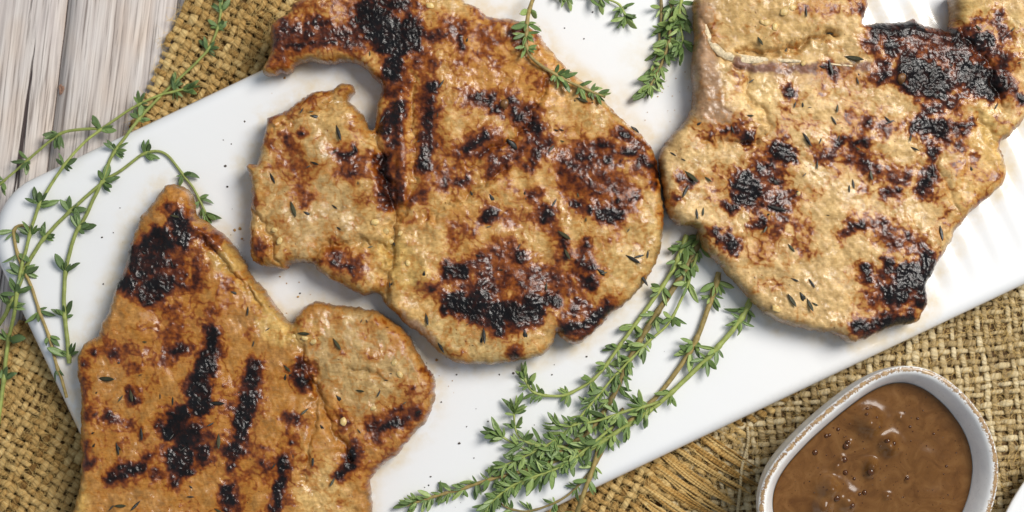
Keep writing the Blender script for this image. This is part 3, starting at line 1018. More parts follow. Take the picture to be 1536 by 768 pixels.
ST2 = [S(.74, 24, (415, 55), (470, 48), (530, 55)), S(.95, 7, (425, 42), (445, 42)), S(.93, 7, (470, 36), (500, 38)), S(.9, 5, (440, 66), (500, 64)), S(.52, 14, (440, 8), (540, 4)), S(.45, 12, (410, 92)), S(.5, 10, (500, 84)),
       S(1.0, 27, (555, 25), (585, 60), (612, 52)), S(.98, 14, (590, 92), (585, 112)), S(.85, 12, (560, 4), (610, 8)), S(.72, 18, (600, 110), (590, 140)), S(.72, 16, (645, 60), (688, 40)), S(.9, 6, (688, 55), (692, 70)), S(.6, 20, (640, 95)),
       S(.98, 8, (643, 131), (652, 129)), S(.93, 13, (598, 160), (580, 195)), S(.97, 8, (600, 155)), S(.85, 12, (575, 240), (582, 300)), S(.62, 20, (590, 220), (590, 290)),
       S(.86, 12, (642, 150), (640, 200), (634, 250)), S(.95, 7, (640, 170), (638, 200)), S(.95, 6, (632, 225), (636, 245)), S(.58, 18, (648, 160), (645, 240)), S(.72, 10, (615, 300), (640, 285)), S(.45, 22, (660, 270), (690, 250)),
       S(.9, 11, (715, 147), (735, 152)), S(.95, 8, (770, 168), (794, 184), (810, 196)), S(.88, 9, (745, 165), (770, 150)), S(.56, 18, (700, 140), (800, 165)), S(.97, 8, (700, 226), (727, 206)), S(.62, 18, (690, 235), (735, 205)), S(.93, 6, (688, 273), (702, 266)),
       S(.78, 15, (735, 256), (794, 215), (824, 211), (790, 245)), S(.9, 6, (793, 212), (812, 220)), S(.88, 7, (800, 250)),
       S(.70, 27, (850, 240), (910, 236)), S(.68, 27, (862, 270), (922, 280)), S(.97, 7, (928, 198), (942, 208)), S(.97, 7, (936, 224), (950, 228)), S(.95, 8, (903, 217)), S(.95, 8, (914, 241)), S(.9, 7, (872, 240), (884, 236)), S(.92, 9, (964, 241)), S(.9, 7, (980, 246), (984, 262)), S(.88, 6, (982, 275)), S(.62, 16, (960, 250)),
       S(.93, 6, (929, 300), (955, 294)), S(.93, 8, (868, 305)), S(.93, 9, (884, 314)), S(1.0, 12, (905, 320), (922, 323)), S(.7, 16, (875, 312), (930, 310)), S(.93, 10, (728, 327), (738, 318)), S(.92, 10, (818, 330), (822, 320)), S(.62, 12, (800, 292)), S(.55, 14, (735, 320), (820, 328)),
       S(.93, 6, (846, 364), (848, 382)), S(.95, 7, (880, 370), (874, 392)), S(.97, 9, (872, 395), (884, 402)), S(.97, 11, (885, 424)), S(.84, 8, (838, 390), (846, 384)), S(.62, 18, (865, 400)),
       S(.97, 13, (676, 404), (694, 407)), S(.95, 10, (668, 448), (676, 462)), S(1.0, 18, (680, 455), (720, 465), (753, 470), (800, 466)), S(.97, 13, (753, 490), (740, 480)), S(.97, 14, (722, 446)), S(.92, 13, (794, 450), (830, 450)), S(.62, 46, (753, 400)), S(.68, 30, (796, 418), (830, 425)), S(.72, 18, (700, 428)), S(.85, 12, (780, 385)), S(.8, 14, (720, 420), (745, 440)),
       S(.97, 9, (850, 492), (876, 490), (915, 460)), S(.82, 16, (862, 465)), S(.97, 7, (912, 456)), S(.62, 18, (880, 470)), S(.88, 8, (774, 530)), S(.88, 6, (648, 437)), S(.88, 9, (540, 470), (536, 462)),
       S(.78, 10, (430, 214), (442, 220)), S(.78, 9, (449, 246)), S(.84, 6, (407, 216)), S(.95, 6, (512, 234), (532, 228)), S(.64, 20, (520, 250), (535, 245)), S(.62, 11, (546, 298)), S(.42, 24, (434, 258)), S(.46, 18, (454, 288)), S(.95, 3.5, (454, 201)), S(.5, 14, (420, 230)),
       S(.60, 22, (500, 385), (530, 400)), S(.97, 5, (503, 396), (510, 399)), S(.97, 5, (519, 400), (526, 404)), S(.55, 12, (380, 300)), S(.5, 14, (385, 375)), S(.5, 14, (410, 172), (470, 145)), S(.6, 8, (520, 132)),
       S(.24, 50, (720, 70), (790, 110)), S(.32, 26, (690, 110)), S(.22, 34, (760, 60)), S(.3, 26, (860, 200)), S(.36, 30, (700, 340)), S(.42, 18, (740, 30), (720, 15))]
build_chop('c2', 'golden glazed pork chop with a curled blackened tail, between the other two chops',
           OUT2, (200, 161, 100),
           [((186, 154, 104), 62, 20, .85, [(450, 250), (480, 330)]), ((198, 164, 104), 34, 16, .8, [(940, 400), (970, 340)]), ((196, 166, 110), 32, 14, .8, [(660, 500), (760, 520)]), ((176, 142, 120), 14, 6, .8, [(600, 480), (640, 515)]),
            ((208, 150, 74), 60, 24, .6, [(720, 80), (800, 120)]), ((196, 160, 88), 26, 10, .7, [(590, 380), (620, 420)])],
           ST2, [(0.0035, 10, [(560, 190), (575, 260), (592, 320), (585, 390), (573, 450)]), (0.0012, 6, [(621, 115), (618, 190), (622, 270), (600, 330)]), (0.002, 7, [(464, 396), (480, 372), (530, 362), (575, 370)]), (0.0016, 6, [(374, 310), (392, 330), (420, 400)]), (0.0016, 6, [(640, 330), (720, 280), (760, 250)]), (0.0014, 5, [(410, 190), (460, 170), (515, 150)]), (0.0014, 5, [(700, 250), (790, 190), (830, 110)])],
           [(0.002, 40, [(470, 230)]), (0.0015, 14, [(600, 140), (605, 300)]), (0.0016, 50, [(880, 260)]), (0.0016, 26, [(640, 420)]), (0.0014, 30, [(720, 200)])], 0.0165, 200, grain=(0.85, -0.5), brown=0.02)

# --- chop on the right
OUT3 = [(1050, -10), (1043, 8), (1042, 20), (1044, 47), (1041, 98), (1043, 135), (1040, 162), (1024, 186), (1003, 210), (991, 233), (991, 248), (997, 285), (1004, 319), (1019, 336), (1050, 343), (1059, 372), (1086, 401), (1115, 435), (1149, 468), (1173, 485), (1221, 497), (1259, 502), (1279, 515), (1308, 509), (1346, 492), (1380, 485), (1391, 468), (1397, 449), (1394, 430), (1409, 401), (1428, 372), (1442, 343), (1462, 319), (1491, 295), (1512, 271), (1516, 247), (1507, 213), (1520, 206), (1529, 194), (1545, 176), (1575, 120), (1585, 40), (1560, -20), (1500, -30), (1437, -18), (1434, 0), (1436, 16), (1434, 31), (1426, 43), (1410, 39), (1384, 31), (1376, 22), (1368, 27), (1340, 30), (1314, 31), (1300, 33), (1301, 22), (1306, 10), (1307, -4), (1290, -18), (1200, -26), (1100, -20)]
ST3 = [S(.97, 16, (1322, 45), (1375, 44)), S(.93, 16, (1340, 72)), S(1.0, 28, (1368, 108), (1402, 126)), S(1.0, 24, (1456, 112), (1490, 128)), S(.97, 13, (1436, 56), (1484, 62)), S(.84, 18, (1424, 82), (1446, 88)), S(.78, 20, (1404, 62)), S(.97, 5, (1322, 94), (1330, 97)), S(.82, 9, (1498, 20), (1505, 70), (1512, 110), (1525, 140)), S(.98, 9, (1531, 148)), S(.74, 10, (1470, 30), (1490, 28)), S(.72, 54, (1390, 80), (1470, 95)), S(.95, 6, (1312, 120), (1330, 112)),
       S(.84, 16, (1392, 166), (1420, 155)), S(.98, 15, (1380, 190), (1412, 192)), S(.94, 12, (1398, 226)), S(.93, 6, (1436, 192), (1460, 185)), S(.93, 5, (1440, 217)), S(.88, 7, (1420, 210)), S(.66, 26, (1405, 200)), S(.96, 10, (1398, 258), (1384, 284)), S(.55, 12, (1438, 252), (1455, 246)),
       S(.78, 11, (1300, 180), (1334, 194)), S(.9, 6, (1302, 182), (1304, 190)), S(.95, 6, (1254, 216), (1262, 210)), S(.95, 6, (1280, 216), (1294, 212)), S(.74, 15, (1268, 234), (1315, 256), (1356, 270)), S(.88, 6, (1290, 240), (1310, 250)), S(.88, 8, (1332, 288), (1344, 286)), S(.72, 9, (1220, 230), (1240, 238)), S(.62, 8, (1262, 256)), S(.82, 5, (1293, 282)), S(.6, 5, (1290, 262)),
       S(.97, 14, (1168, 225), (1180, 235)), S(.95, 8, (1140, 254), (1155, 245)), S(1.0, 18, (1118, 272), (1132, 285)), S(.98, 14, (1108, 298), (1120, 300)), S(.96, 8, (1092, 306), (1100, 310)), S(.97, 6, (1156, 272), (1172, 275)), S(.97, 5, (1154, 312), (1174, 315)), S(.95, 5, (1136, 316)), S(.66, 34, (1134, 290), (1160, 240)), S(.93, 9, (1134, 337), (1142, 334)), S(.93, 11, (1086, 358), (1100, 372)), S(.97, 7, (1072, 348)), S(.66, 20, (1100, 370)), S(.5, 22, (1140, 380), (1180, 300)),
       S(.92, 7, (1022, 266), (1034, 274)), S(.9, 5, (1015, 299)), S(.88, 6, (1086, 197)), S(1.0, 9, (1120, 204)), S(.82, 8, (1120, 184)), S(.66, 22, (1110, 195)), S(.5, 20, (1060, 200)), S(.45, 18, (1075, 285)),
       S(.88, 8, (1276, 338), (1292, 340)), S(.72, 7, (1279, 322)), S(.80, 11, (1318, 334), (1338, 342)), S(.82, 14, (1362, 352)), S(.84, 11, (1384, 368)), S(.6, 20, (1330, 350), (1390, 380)),
       S(.98, 8, (1296, 404), (1300, 416)), S(.88, 13, (1334, 400)), S(1.0, 24, (1360, 414), (1376, 420)), S(.98, 16, (1394, 392), (1390, 410)), S(.98, 22, (1345, 442)), S(.85, 14, (1378, 450)), S(1.0, 10, (1285, 493), (1318, 487)), S(1.0, 12, (1330, 482), (1362, 476)), S(.66, 44, (1345, 430)), S(.66, 22, (1308, 452)), S(.55, 14, (1390, 468)),
       S(.9, 7, (1183, 130), (1186, 145)), S(.6, 12, (1180, 160)), S(.88, 7, (1240, 100), (1254, 108)), S(.6, 12, (1236, 130)), S(.5, 20, (1235, 15)), S(.62, 16, (1293, 8)), S(.5, 14, (1300, 20)), S(.6, 8, (1210, 12)), S(.72, 9, (1300, 60), (1312, 72)),
       S(.36, 30, (1280, 160)), S(.34, 30, (1200, 360)), S(.42, 16, (1500, 270)), S(.36, 20, (1440, 330), (1480, 290)), S(.4, 24, (1560, 60))]
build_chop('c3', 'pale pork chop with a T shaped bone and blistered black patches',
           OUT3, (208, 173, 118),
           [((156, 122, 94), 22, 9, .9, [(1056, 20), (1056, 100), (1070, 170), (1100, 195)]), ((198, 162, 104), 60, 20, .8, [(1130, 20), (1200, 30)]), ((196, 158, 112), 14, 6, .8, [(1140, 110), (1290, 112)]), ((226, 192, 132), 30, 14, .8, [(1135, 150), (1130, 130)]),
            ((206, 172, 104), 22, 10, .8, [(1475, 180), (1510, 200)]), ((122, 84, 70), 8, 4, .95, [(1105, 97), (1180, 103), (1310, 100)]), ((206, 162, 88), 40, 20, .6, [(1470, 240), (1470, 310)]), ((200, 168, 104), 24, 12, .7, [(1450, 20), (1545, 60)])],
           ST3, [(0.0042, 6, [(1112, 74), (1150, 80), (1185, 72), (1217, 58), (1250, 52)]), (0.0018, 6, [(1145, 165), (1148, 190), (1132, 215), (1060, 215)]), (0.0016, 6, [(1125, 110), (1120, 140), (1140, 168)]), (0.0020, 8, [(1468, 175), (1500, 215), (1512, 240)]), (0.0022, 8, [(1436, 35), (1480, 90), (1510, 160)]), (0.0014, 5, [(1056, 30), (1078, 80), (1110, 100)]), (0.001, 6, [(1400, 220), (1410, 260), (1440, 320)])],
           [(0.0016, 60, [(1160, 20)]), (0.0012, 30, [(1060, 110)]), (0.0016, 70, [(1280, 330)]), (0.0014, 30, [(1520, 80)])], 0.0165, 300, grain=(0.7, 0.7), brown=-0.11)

# pan juice on the platter round the chops
pm = platter.data
co = np.empty(len(pm.vertices) * 3); pm.vertices.foreach_get('co', co); co = co.reshape(-1, 3)
st = np.empty(len(co), np.float32); pm.attributes['stain'].data.foreach_get('value', st)
ppx = co[:, 0] / (K * (H - co[:, 2]) / H) + 768; ppy = 384 - co[:, 1] / (K * (H - co[:, 2]) / H)
for key in CHOPS:
    c = CHOPS[key]
    i0 = np.rint((ppx - c['xs'][0]) / (c['xs'][1] - c['xs'][0])).astype(int); j0 = np.rint((ppy - c['ys'][0]) / (c['ys'][1] - c['ys'][0])).astype(int)
    pad = (i0 >= 0) & (j0 >= 0) & (i0 < len(c['xs'])) & (j0 < len(c['ys']))
    dv = np.full(len(co), -99.0); dv[pad] = c['d'][j0[pad], i0[pad]]
    st = np.maximum(st, 0.9 * smooth(-26, -4, dv + 10 * noise2(ppx / 40, ppy / 40, 55)))
pm.attributes['stain'].data.foreach_set('value', st.astype(np.float32))

# bone edge of the T bone
bp = smooth_poly([(1058, 36), (1068, 62), (1086, 80), (1114, 88), (1150, 90), (1190, 91), (1230, 94), (1262, 97), (1285, 99)], 6, False)
path = []
for x, y in bp:
    v, _ = chop_at('c3', x, y)
    path.append((v.x, v.y, v.z))
path = np.array(path)
path[:, 2] = np.convolve(np.pad(path[:, 2], 4, mode='edge'), np.ones(9) / 9, 'valid')
n = len(path)
path[:, 2] -= 0.0001
rb = 0.0014 * (0.18 + 0.82 * np.exp(-((np.linspace(0, 1, n) - 0.30) / 0.26) ** 2)) * (1 + 0.25 * noise2(np.arange(n) * 0.7, np.arange(n) * 0.0, 4))
Vb, _, s_ = yarn_mesh(path, rb * 1.35, rb * 0.45, 8, '', None, None, 1)
i_, j_ = np.meshgrid(np.arange(n - 1), np.arange(8), indexing='ij')
b_ = (i_ * 9 + j_).reshape(-1)
mesh_obj('bone', Vb, np.stack([b_, b_ + 9, b_ + 10, b_ + 1], 1), M['bone'], CHOPS['c3']['root'])


# ------------------------------------------------------------------ leaf and crumb meshes
def leaf_mesh(name, mat, length, width, fold, curve, seed):
    """closed, thin, pointed leaf along +x, folded on its midrib"""
    rng = random.Random(seed)
    st = [0.0, 0.10, 0.25, 0.42, 0.60, 0.78, 0.92, 1.0]
    wd = [0.10, 0.32, 0.70, 0.96, 1.0, 0.80, 0.42, 0.04]
    V, F = [], []
    th = 0.00016
    for t, k in zip(st, wd):
        x = t * length
        hw = max(width * 0.5 * k * rng.uniform(.93, 1.07), 0.00003)
        zc = curve * length * (t * t)
        for yy, lift, up in ((-1, 1, 0), (-.5, .42, 1), (0, 0, 1), (.5, .42, 1), (1, 1, 0), (.5, .42, -1), (0, 0, -1), (-.5, .42, -1)):
            z = zc + fold * hw * lift + up * th * (1 if k > .2 else .4)
            V.append((x, yy * hw, z))
    n = 8
    for i in range(len(st) - 1):
        for j in range(n):
            F.append((i * n + j, (i + 1) * n + j, (i + 1) * n + (j + 1) % n, i * n + (j + 1) % n))
    F.append(tuple(range(n))); F.append(tuple((len(st) - 1) * n + j for j in range(n))[::-1])
    me = bpy.data.meshes.new(name)
    me.from_pydata(V, [], F)
    me.polygons.foreach_set('use_smooth', [True] * len(me.polygons))
    me.materials.append(mat)
    bm = bmesh.new(); bm.from_mesh(me)
    bmesh.ops.recalc_face_normals(bm, faces=bm.faces)
    bm.to_mesh(me); bm.free()
    return me


U_L = 0.0073
LEAF_D = [leaf_mesh('leaf', M['leaf_d'], U_L, U_L * wq, f, c, k) for k, (wq, f, c) in enumerate([(.32, .35, .10), (.37, .2, -.12), (.28, .6, .2), (.34, .45, -.2), (.25, .75, .05), (.38, .3, .22), (.30, .9, -.35), (.36, .15, .4)])]
LEAF_L = [leaf_mesh('leaf', M['leaf_l'], U_L, U_L * wq, f, c, k + 9) for k, (wq, f, c) in enumerate([(.28, .4, .10), (.33, .2, -.14), (.25, .6, .2), (.30, .45, -.2), (.23, .8, .05), (.34, .3, .22), (.27, .9, -.35), (.36, .15, .4)])]
HERB = [leaf_mesh('herb_fleck', M['herb'], 0.0036, 0.0008, .4, .15, 31), leaf_mesh('herb_fleck', M['herb'], 0.0028, 0.0010, .2, -.2, 32), leaf_mesh('herb_fleck', M['herb_green'], 0.0036, 0.0009, .5, .2, 33)]


def pebble(name, mat, r, seed, flat=0.55):
    bm = bmesh.new()
    bmesh.ops.create_icosphere(bm, subdivisions=2, radius=r)
    rng = random.Random(seed)
    ox = rng.uniform(0, 50)
    for v in bm.verts:
        nn = v.co.normalized()
        k = 1 + 0.55 * float(noise2(np.array(nn.x * 1.3 + ox), np.array(nn.y * 1.3 + nn.z), seed))
        v.co = Vector((v.co.x * k * 1.2, v.co.y * k * 0.9, v.co.z * k * flat))
    me = bpy.data.meshes.new(name)
    bm.to_mesh(me); bm.free()
    me.polygons.foreach_set('use_smooth', [True] * len(me.polygons))
    me.materials.append(mat)
    return me


GARLIC = [pebble('garlic_bit', M['garlic'], 0.0013, k) for k in range(4)]
GARLIC_B = [pebble('garlic_bit', M['garlic_brown'], 0.0018, k + 5) for k in range(2)]


def child(name, me, parent, mw):
    o = bpy.data.objects.new(name, me)
    COL.objects.link(o)
    o.parent = parent
    o.matrix_parent_inverse = parent.matrix_basis.inverted()
    o.matrix_basis = mw
    return o


hr = random.Random(4)
FLECKS = {
    'c1': [(158, 568, 8, 1.7), (197, 592, 75, 1.2), (329, 660, 85, 1.4), (325, 604, 10, 1.6), (212, 650, 80, 1.2), (176, 672, 70, 1.2), (505, 515, 50, 1.3), (455, 500, 10, 1.2), (180, 758, 5, 1.2), (205, 757, 130, 1.2), (352, 440, 15, 1.1), (430, 552, 40, .9), (470, 690, 90, 1.0), (510, 600, 45, 1.3), (300, 600, 70, 1.0)],
    'c2': [(440, 312, 75, 1.5), (463, 322, 40, 1.2), (508, 198, 75, 1.5), (475, 176, 20, 1.4), (408, 266, 65, 1.1), (739, 300, 70, 1.4), (726, 502, 80, 1.5), (788, 505, 85, 1.6), (905, 410, 40, 1.6), (948, 388, 35, 1.5), (960, 384, 165, 1.0), (972, 380, 90, .8), (660, 520, 60, 1.3), (640, 478, 70, 1.2), (845, 352, 30, 1.5), (872, 150, 20, 1.2), (955, 195, 45, 1.4), (846, 520, 60, 1.0), (770, 218, 40, 2.0), (850, 380, 70, 1.2), (965, 418, 50, 1.4)],
    'c3': [(1246, 100, 75, 1.5), (1279, 87, 10, 1.7), (1206, 449, 65, 1.7), (1214, 456, 75, 1.3), (1187, 449, 55, 1.4), (1163, 273, 20, 1.7), (1163, 312, 15, 1.7), (1217, 424, 65, 1.0), (1208, 207, 60, 1.3), (1256, 162, 100, .8), (1204, 158, 90, .9), (1045, 320, 80, 1.0), (1036, 264, 50, 1.6), (1029, 285, 110, 1.3), (1250, 180, 60, .9), (1412, 348, 75, 1.4), (1280, 275, 90, .9), (1306, 262, 80, 1.0), (1200, 290, 30, 1.0), (1140, 60, 60, 1.0)],
}
for key, lst in FLECKS.items():
    root = CHOPS[key]['root']
    lst = list(lst)
    c = CHOPS[key]
    tries = 0
    while tries < 44:
        x, y = hr.uniform(c['xs'][0], c['xs'][-1]), hr.uniform(c['ys'][0], c['ys'][-1])
        if 0 < x < 1536 and 0 < y < 768 and chop_at(key, x, y)[1] > 14:
            lst.append((x, y, hr.uniform(0, 180), hr.uniform(.3, .95)))
            tries += 1
    for x, y, a, s in lst:
        p, d_ = chop_at(key, x, y)
        m = Matrix.Translation(p + Vector((0, 0, 0.0001))) @ Matrix.Rotation(math.radians(-a + hr.uniform(-8, 8)), 4, 'Z') @ Matrix.Rotation(hr.uniform(-.1, .1), 4, 'Y') @ Matrix.Translation(Vector((-0.0019 * s, 0, 0))) @ Matrix.Diagonal((s * 1.2, s * 1.15, s * 1.6, 1))
        child('herb_fleck', HERB[hr.choice([0, 0, 1, 2])], root, m)
GB = {'c1': [(592, 544, 1), (600, 562, 1), (457, 507, .9), (470, 513, .9), (515, 633, 1.2), (560, 612, .8), (440, 505, .7)],
      'c2': [(563, 333, 1.1), (578, 346, 1), (585, 362, .9), (420, 362, 1.0), (412, 345, .9), (645, 8, 1.0), (612, 395, .9), (600, 350, .7)],
      'c3': [(1150, 34, 1.1), (1162, 40, 1.0), (1176, 18, 1.3), (1188, 12, 1.0), (1143, 33, .7), (1165, 463, 1.1), (1205, 95, .8), (1198, 290, .7)]}
for key, lst in GB.items():
    for x, y, s in lst:
        p, d_ = chop_at(key, x, y)
        m = Matrix.Translation(p + Vector((0, 0, 0.0002))) @ Matrix.Rotation(hr.uniform(0, 6), 4, 'Z') @ Matrix.Diagonal((s, s, s * .8, 1))
        child('garlic_bit', hr.choice(GARLIC), CHOPS[key]['root'], m)
for key, x, y in (('c2', 757, 156), ('c3', 1351, 118)):
    p, d_ = chop_at(key, x, y)
    child('garlic_bit', GARLIC_B[0], CHOPS[key]['root'], Matrix.Translation(p) @ Matrix.Rotation(1.2, 4, 'Z'))


# ------------------------------------------------------------------ pepper and crumbs on the platter
def scatter(name, label, cat, pts, mat, rr):
    bm = bmesh.new()
    for x, y, r in pts:
        b = bmesh.ops.create_icosphere(bm, subdivisions=1, radius=r * K)
        q = Vector(P(x, y, Z_PT - 0.0005 + r * K * .3))
        sq = (hr.uniform(.8, 1.3), hr.uniform(.7, 1.1))
        for v in b['verts']:
            v.co = Vector((v.co.x * sq[0] * hr.uniform(.8, 1.2), v.co.y * sq[1] * hr.uniform(.8, 1.2), v.co.z * .6)) + q
    me = bpy.data.meshes.new(name)
    bm.to_mesh(me); bm.free()
    me.materials.append(mat)
    o = bpy.data.objects.new(name, me)
    COL.objects.link(o)
    return tag(o, label, cat, kind='stuff')


pep = [(367, 182, 2), (245, 205, 1.6), (335, 210, 1.5), (347, 216, 1.5), (338, 249, 2), (341, 280, 1.8), (309, 292, 1.3), (265, 185, 1), (153, 356, 1.4), (180, 312, 1.2), (170, 349, 1), (192, 352, 1.3), (155, 426, 1.4), (505, 462, 1.6), (689, 665, 1.8), (646, 715, 1.5), (643, 728, 1.2), (711, 687, 1.2), (691, 754, 1.4), (683, 761, 1.4), (662, 603, 1.4), (637, 731, 1), (828, 562, 1.2), (880, 535, 1.4), (1003, 630, 1.4), (1002, 570, 1), (889, 18, 1.5), (847, 42, 1.2), (876, 58, 1.2), (1433, 430, 1.6), (1490, 361, 1.1), (1505, 362, .9), (1065, 586, 1.4), (732, 632, 1.2), (700, 640, .9), (1011, 651, 1), (901, 703, 1), (770, 560, 2.0), (540, 430, 1.2), (450, 440, 1.4), (685, 562, 1.6), (749, 562, 1.3)]
for _ in range(90):
    u_, v_ = hr.uniform(60, 1600), hr.uniform(30, 750)
    q = CORNER + EU * u_ + EV * v_
    if 0 < q[0] < 1536 and 0 < q[1] < 768:
        pep.append((q[0], q[1], hr.uniform(.4, .9)))


def off_chops(p):
    for key in CHOPS:
        c = CHOPS[key]
        if c['xs'][0] < p[0] < c['xs'][-1] and c['ys'][0] < p[1] < c['ys'][-1] and chop_at(key, p[0], p[1])[1] > -5:
            return False
    return True


pep = [p for p in pep if off_chops(p)]
scatter('pepper_specks', 'fine dark pepper specks scattered over the bare white platter', 'pepper', pep, M['pepper'], 1)
cr = [(427, 117, 3), (408, 140, 2), (405, 135, 1.6), (352, 345, 2.4), (360, 343, 2.6), (363, 358, 2), (420, 466, 3), (447, 445, 1.5), (420, 415, 1.4), (470, 122, 1.5), (620, 560, 2.2), (655, 540, 2), (430, 425, 1.2)]
for _ in range(60):
    cx_, cy_ = hr.choice([(355, 350), (430, 120), (440, 440), (930, 110), (1000, 150), (660, 560), (1010, 120), (780, 20)])
    cr.append((cx_ + hr.gauss(0, 22), cy_ + hr.gauss(0, 18), hr.uniform(.5, 1.1)))
cr = [p for p in cr if off_chops(p) and plate_sdf(np.array(p[0]), np.array(p[1])) > 12]
scatter('crumbs', 'tiny golden brown crumbs of crust lying on the platter around the chops', 'crumbs', cr, M['crumb'], 1)


# ------------------------------------------------------------------ thyme
def rest_z(px, py, air=False):
    """height of whatever lies below a photo point"""
    z = Z_PT - 0.0004 if plate_sdf(np.array(px), np.array(py)) > 2 else Z_CLOTH
    return z


def sprig(label, pts, nodes, leafset='d', stem='g', r0=0.0007, r1=0.00035, zs=None, dense=1.0, lift=0.0, size=1.0, seed=0, group=None, tip=True, on=None, spread=(0.45, 1.1), fill=0.0):
    """pts: photo polyline from butt to tip; nodes: fractions or list of photo points for whorls"""
    rng = random.Random(seed * 31 + 5)
    sp = smooth_poly(pts, 8, False)
    P2 = np.array(sp)
    seg = np.hypot(*np.diff(P2, axis=0).T)
    arc = np.concatenate([[0], np.cumsum(seg)])
    n = max(12, int(arc[-1] / 5))
    aa = np.linspace(0, arc[-1], n)
    PX = np.interp(aa, arc, P2[:, 0]); PY = np.interp(aa, arc, P2[:, 1])
    rad = np.linspace(r0, r1, n) * (1.3 if leafset == 'd' else 1.0)
    if on:
        z = []
        for x, y in zip(PX, PY):
            p, dd = chop_at(on, x, y)
            z.append(p.z if dd > 3 else rest_z(x, y))
        z = np.array(z)
    else:
        z = np.array([rest_z(x, y) for x, y in zip(PX, PY)])
    k = 9
    zp = np.pad(z, k, mode='edge')
    zmax = np.array([zp[i:i + 2 * k + 1].max() for i in range(n)])
    zz = np.convolve(np.pad(zmax, 6, mode='edge'), np.ones(13) / 13, 'valid')
    z = np.maximum(zz, z) + rad + 0.0006 + lift + 0.0004 * noise2(aa / 40 + seed, aa * 0, 3)
    PX = PX + 0.8 * noise2(aa / 22, aa * 0 + seed, 8); PY = PY + 0.8 * noise2(aa / 22, aa * 0 + seed, 9)
    sx = K * (H - z) / H
    path = np.stack([(PX - 768) * sx, (384 - PY) * sx, z], 1)
    root = tag(empty('thyme_sprig', tuple(path[0])), label, 'thyme', group)
    # stem slightly swollen at nodes
    if nodes and isinstance(nodes[0], tuple):
        na = [float(aa[np.argmin(np.hypot(PX - x, PY - y))]) for x, y in nodes]
    else:
        na = [f * arc[-1] for f in nodes]
        if leafset == 'l' and fill:
            na += [(a + b) / 2 * arc[-1] for a, b in zip(nodes[:-1], nodes[1:]) if (a + b) / 2 > fill]
    rs = rad.copy()
    for a in na:
        rs = rs * (1 + 0.35 * np.exp(-((aa - a) / 4.5) ** 2))
    sides = 8
    V, _, s = yarn_mesh(path, rs, rs, sides, '', None, None, 1)
    i, j = np.meshgrid(np.arange(n - 1), np.arange(s), indexing='ij')
    b = (i * (s + 1) + j).reshape(-1)
    F = np.stack([b, b + s + 1, b + s + 2, b + 1], 1).tolist()
    F.append(list(range(s))[::-1]); F.append([(n - 1) * (s + 1) + q for q in range(s)])
    mesh_obj('stem', V, F, M['stem_' + stem], root)
    T = np.gradient(path, axis=0)
    leaves = LEAF_D if leafset == 'd' else LEAF_L
    made = 0

    def put(pos, tan, sidev, up, fwd, sc):
        nonlocal made
        d = (tan * math.cos(fwd) + sidev * math.sin(fwd)).normalized()
        d = (d + Vector((0, 0, up))).normalized()
        zax = Vector((0, 0, 1)) + sidev * rng.uniform(-1.3, .8) + Vector((rng.uniform(-.6, .6), rng.uniform(-.6, .6), 0))
        yax = zax.cross(d).normalized()
        zax = d.cross(yax).normalized()
        m = Matrix((d, yax, zax)).transposed().to_4x4()
        m.translation = pos
        if made < 295:
            child('leaf', rng.choice(leaves), root, m @ Matrix.Diagonal((sc, sc * rng.uniform(.85, 1.2), sc, 1)))
            made += 1
    for q, a in enumerate(na):
        ix = int(np.clip(np.searchsorted(aa, a), 1, n - 2))
        pos = Vector(path[ix]); tan = Vector(T[ix]).normalized()
        side = Vector((-tan.y, tan.x, 0)).normalized()
        if a / arc[-1] > 0.5 and False:
            pass
        frac = a / arc[-1]
        sz = size * (1.12 - 0.30 * frac)
        for sg in (1, -1):
            put(pos, tan, side * sg, rng.uniform(-.02, .35), rng.uniform(*spread), sz * rng.uniform(.62, 1.15))
            ex = int(round(dense * rng.uniform(1.2, 3.6)))
            for e in range(ex):
                put(pos + tan * rng.uniform(-.0006, .0009), tan, side * sg, rng.uniform(.05, .6), rng.uniform(.2, 1.7), sz * rng.uniform(.40, .85))
    if tip:
        pos = Vector(path[-2]); tan = Vector(T[-1]).normalized()
        side = Vector((-tan.y, tan.x, 0)).normalized()
        for e in range(int(5 + 3 * dense)):
            sg = 1 if e % 2 else -1
            put(pos - tan * rng.uniform(0, .0035), tan, side * sg, rng.uniform(0, .6), rng.uniform(.1, .75), size * rng.uniform(.55, 1.0))
    return root


GA = 'thyme sprigs lying over the corner of the platter'
sprig('long thyme sprig running from the burlap across the platter corner to the browned chop',
      [(104, 545), (100, 501), (97, 473), (96, 450), (99, 404), (112, 354), (125, 331), (150, 278), (168, 234), (186, 208), (209, 178), (236, 149), (262, 124), (286, 102), (313, 73), (326, 44), (332, 12), (334, -12)],
      [(102, 535), (97, 473), (97, 410), (118, 342), (176, 228), (209, 178), (258, 130), (313, 73), (326, 44), (331, 18)], seed=1, lift=0.0004, size=1.0, dense=1.35, group=GA)
sprig('thyme sprig with a side branch, arching over the platter corner near the bare wood',
      [(-4, 640), (5, 576), (12, 514), (22, 467), (28, 420), (39, 375), (49, 336), (62, 302), (92, 254), (125, 215), (156, 191), (199, 162), (236, 144), (262, 137), (290, 131)],
      [(6, 570), (14, 508), (25, 440), (45, 350), (58, 308), (95, 248), (150, 195), (210, 160), (262, 137)], seed=2, lift=0.0012, size=1.02, dense=1.35, group=GA)
sprig('short thyme branch resting over the bare wooden planks, joining a longer sprig',
      [(150, 194), (137, 193), (101, 197), (78, 209), (35, 246), (-6, 282)], [(88, 203), (40, 243), (6, 272)], seed=3, lift=0.0012, r0=.0005, size=1.05, dense=1.2, tip=False, group=GA)
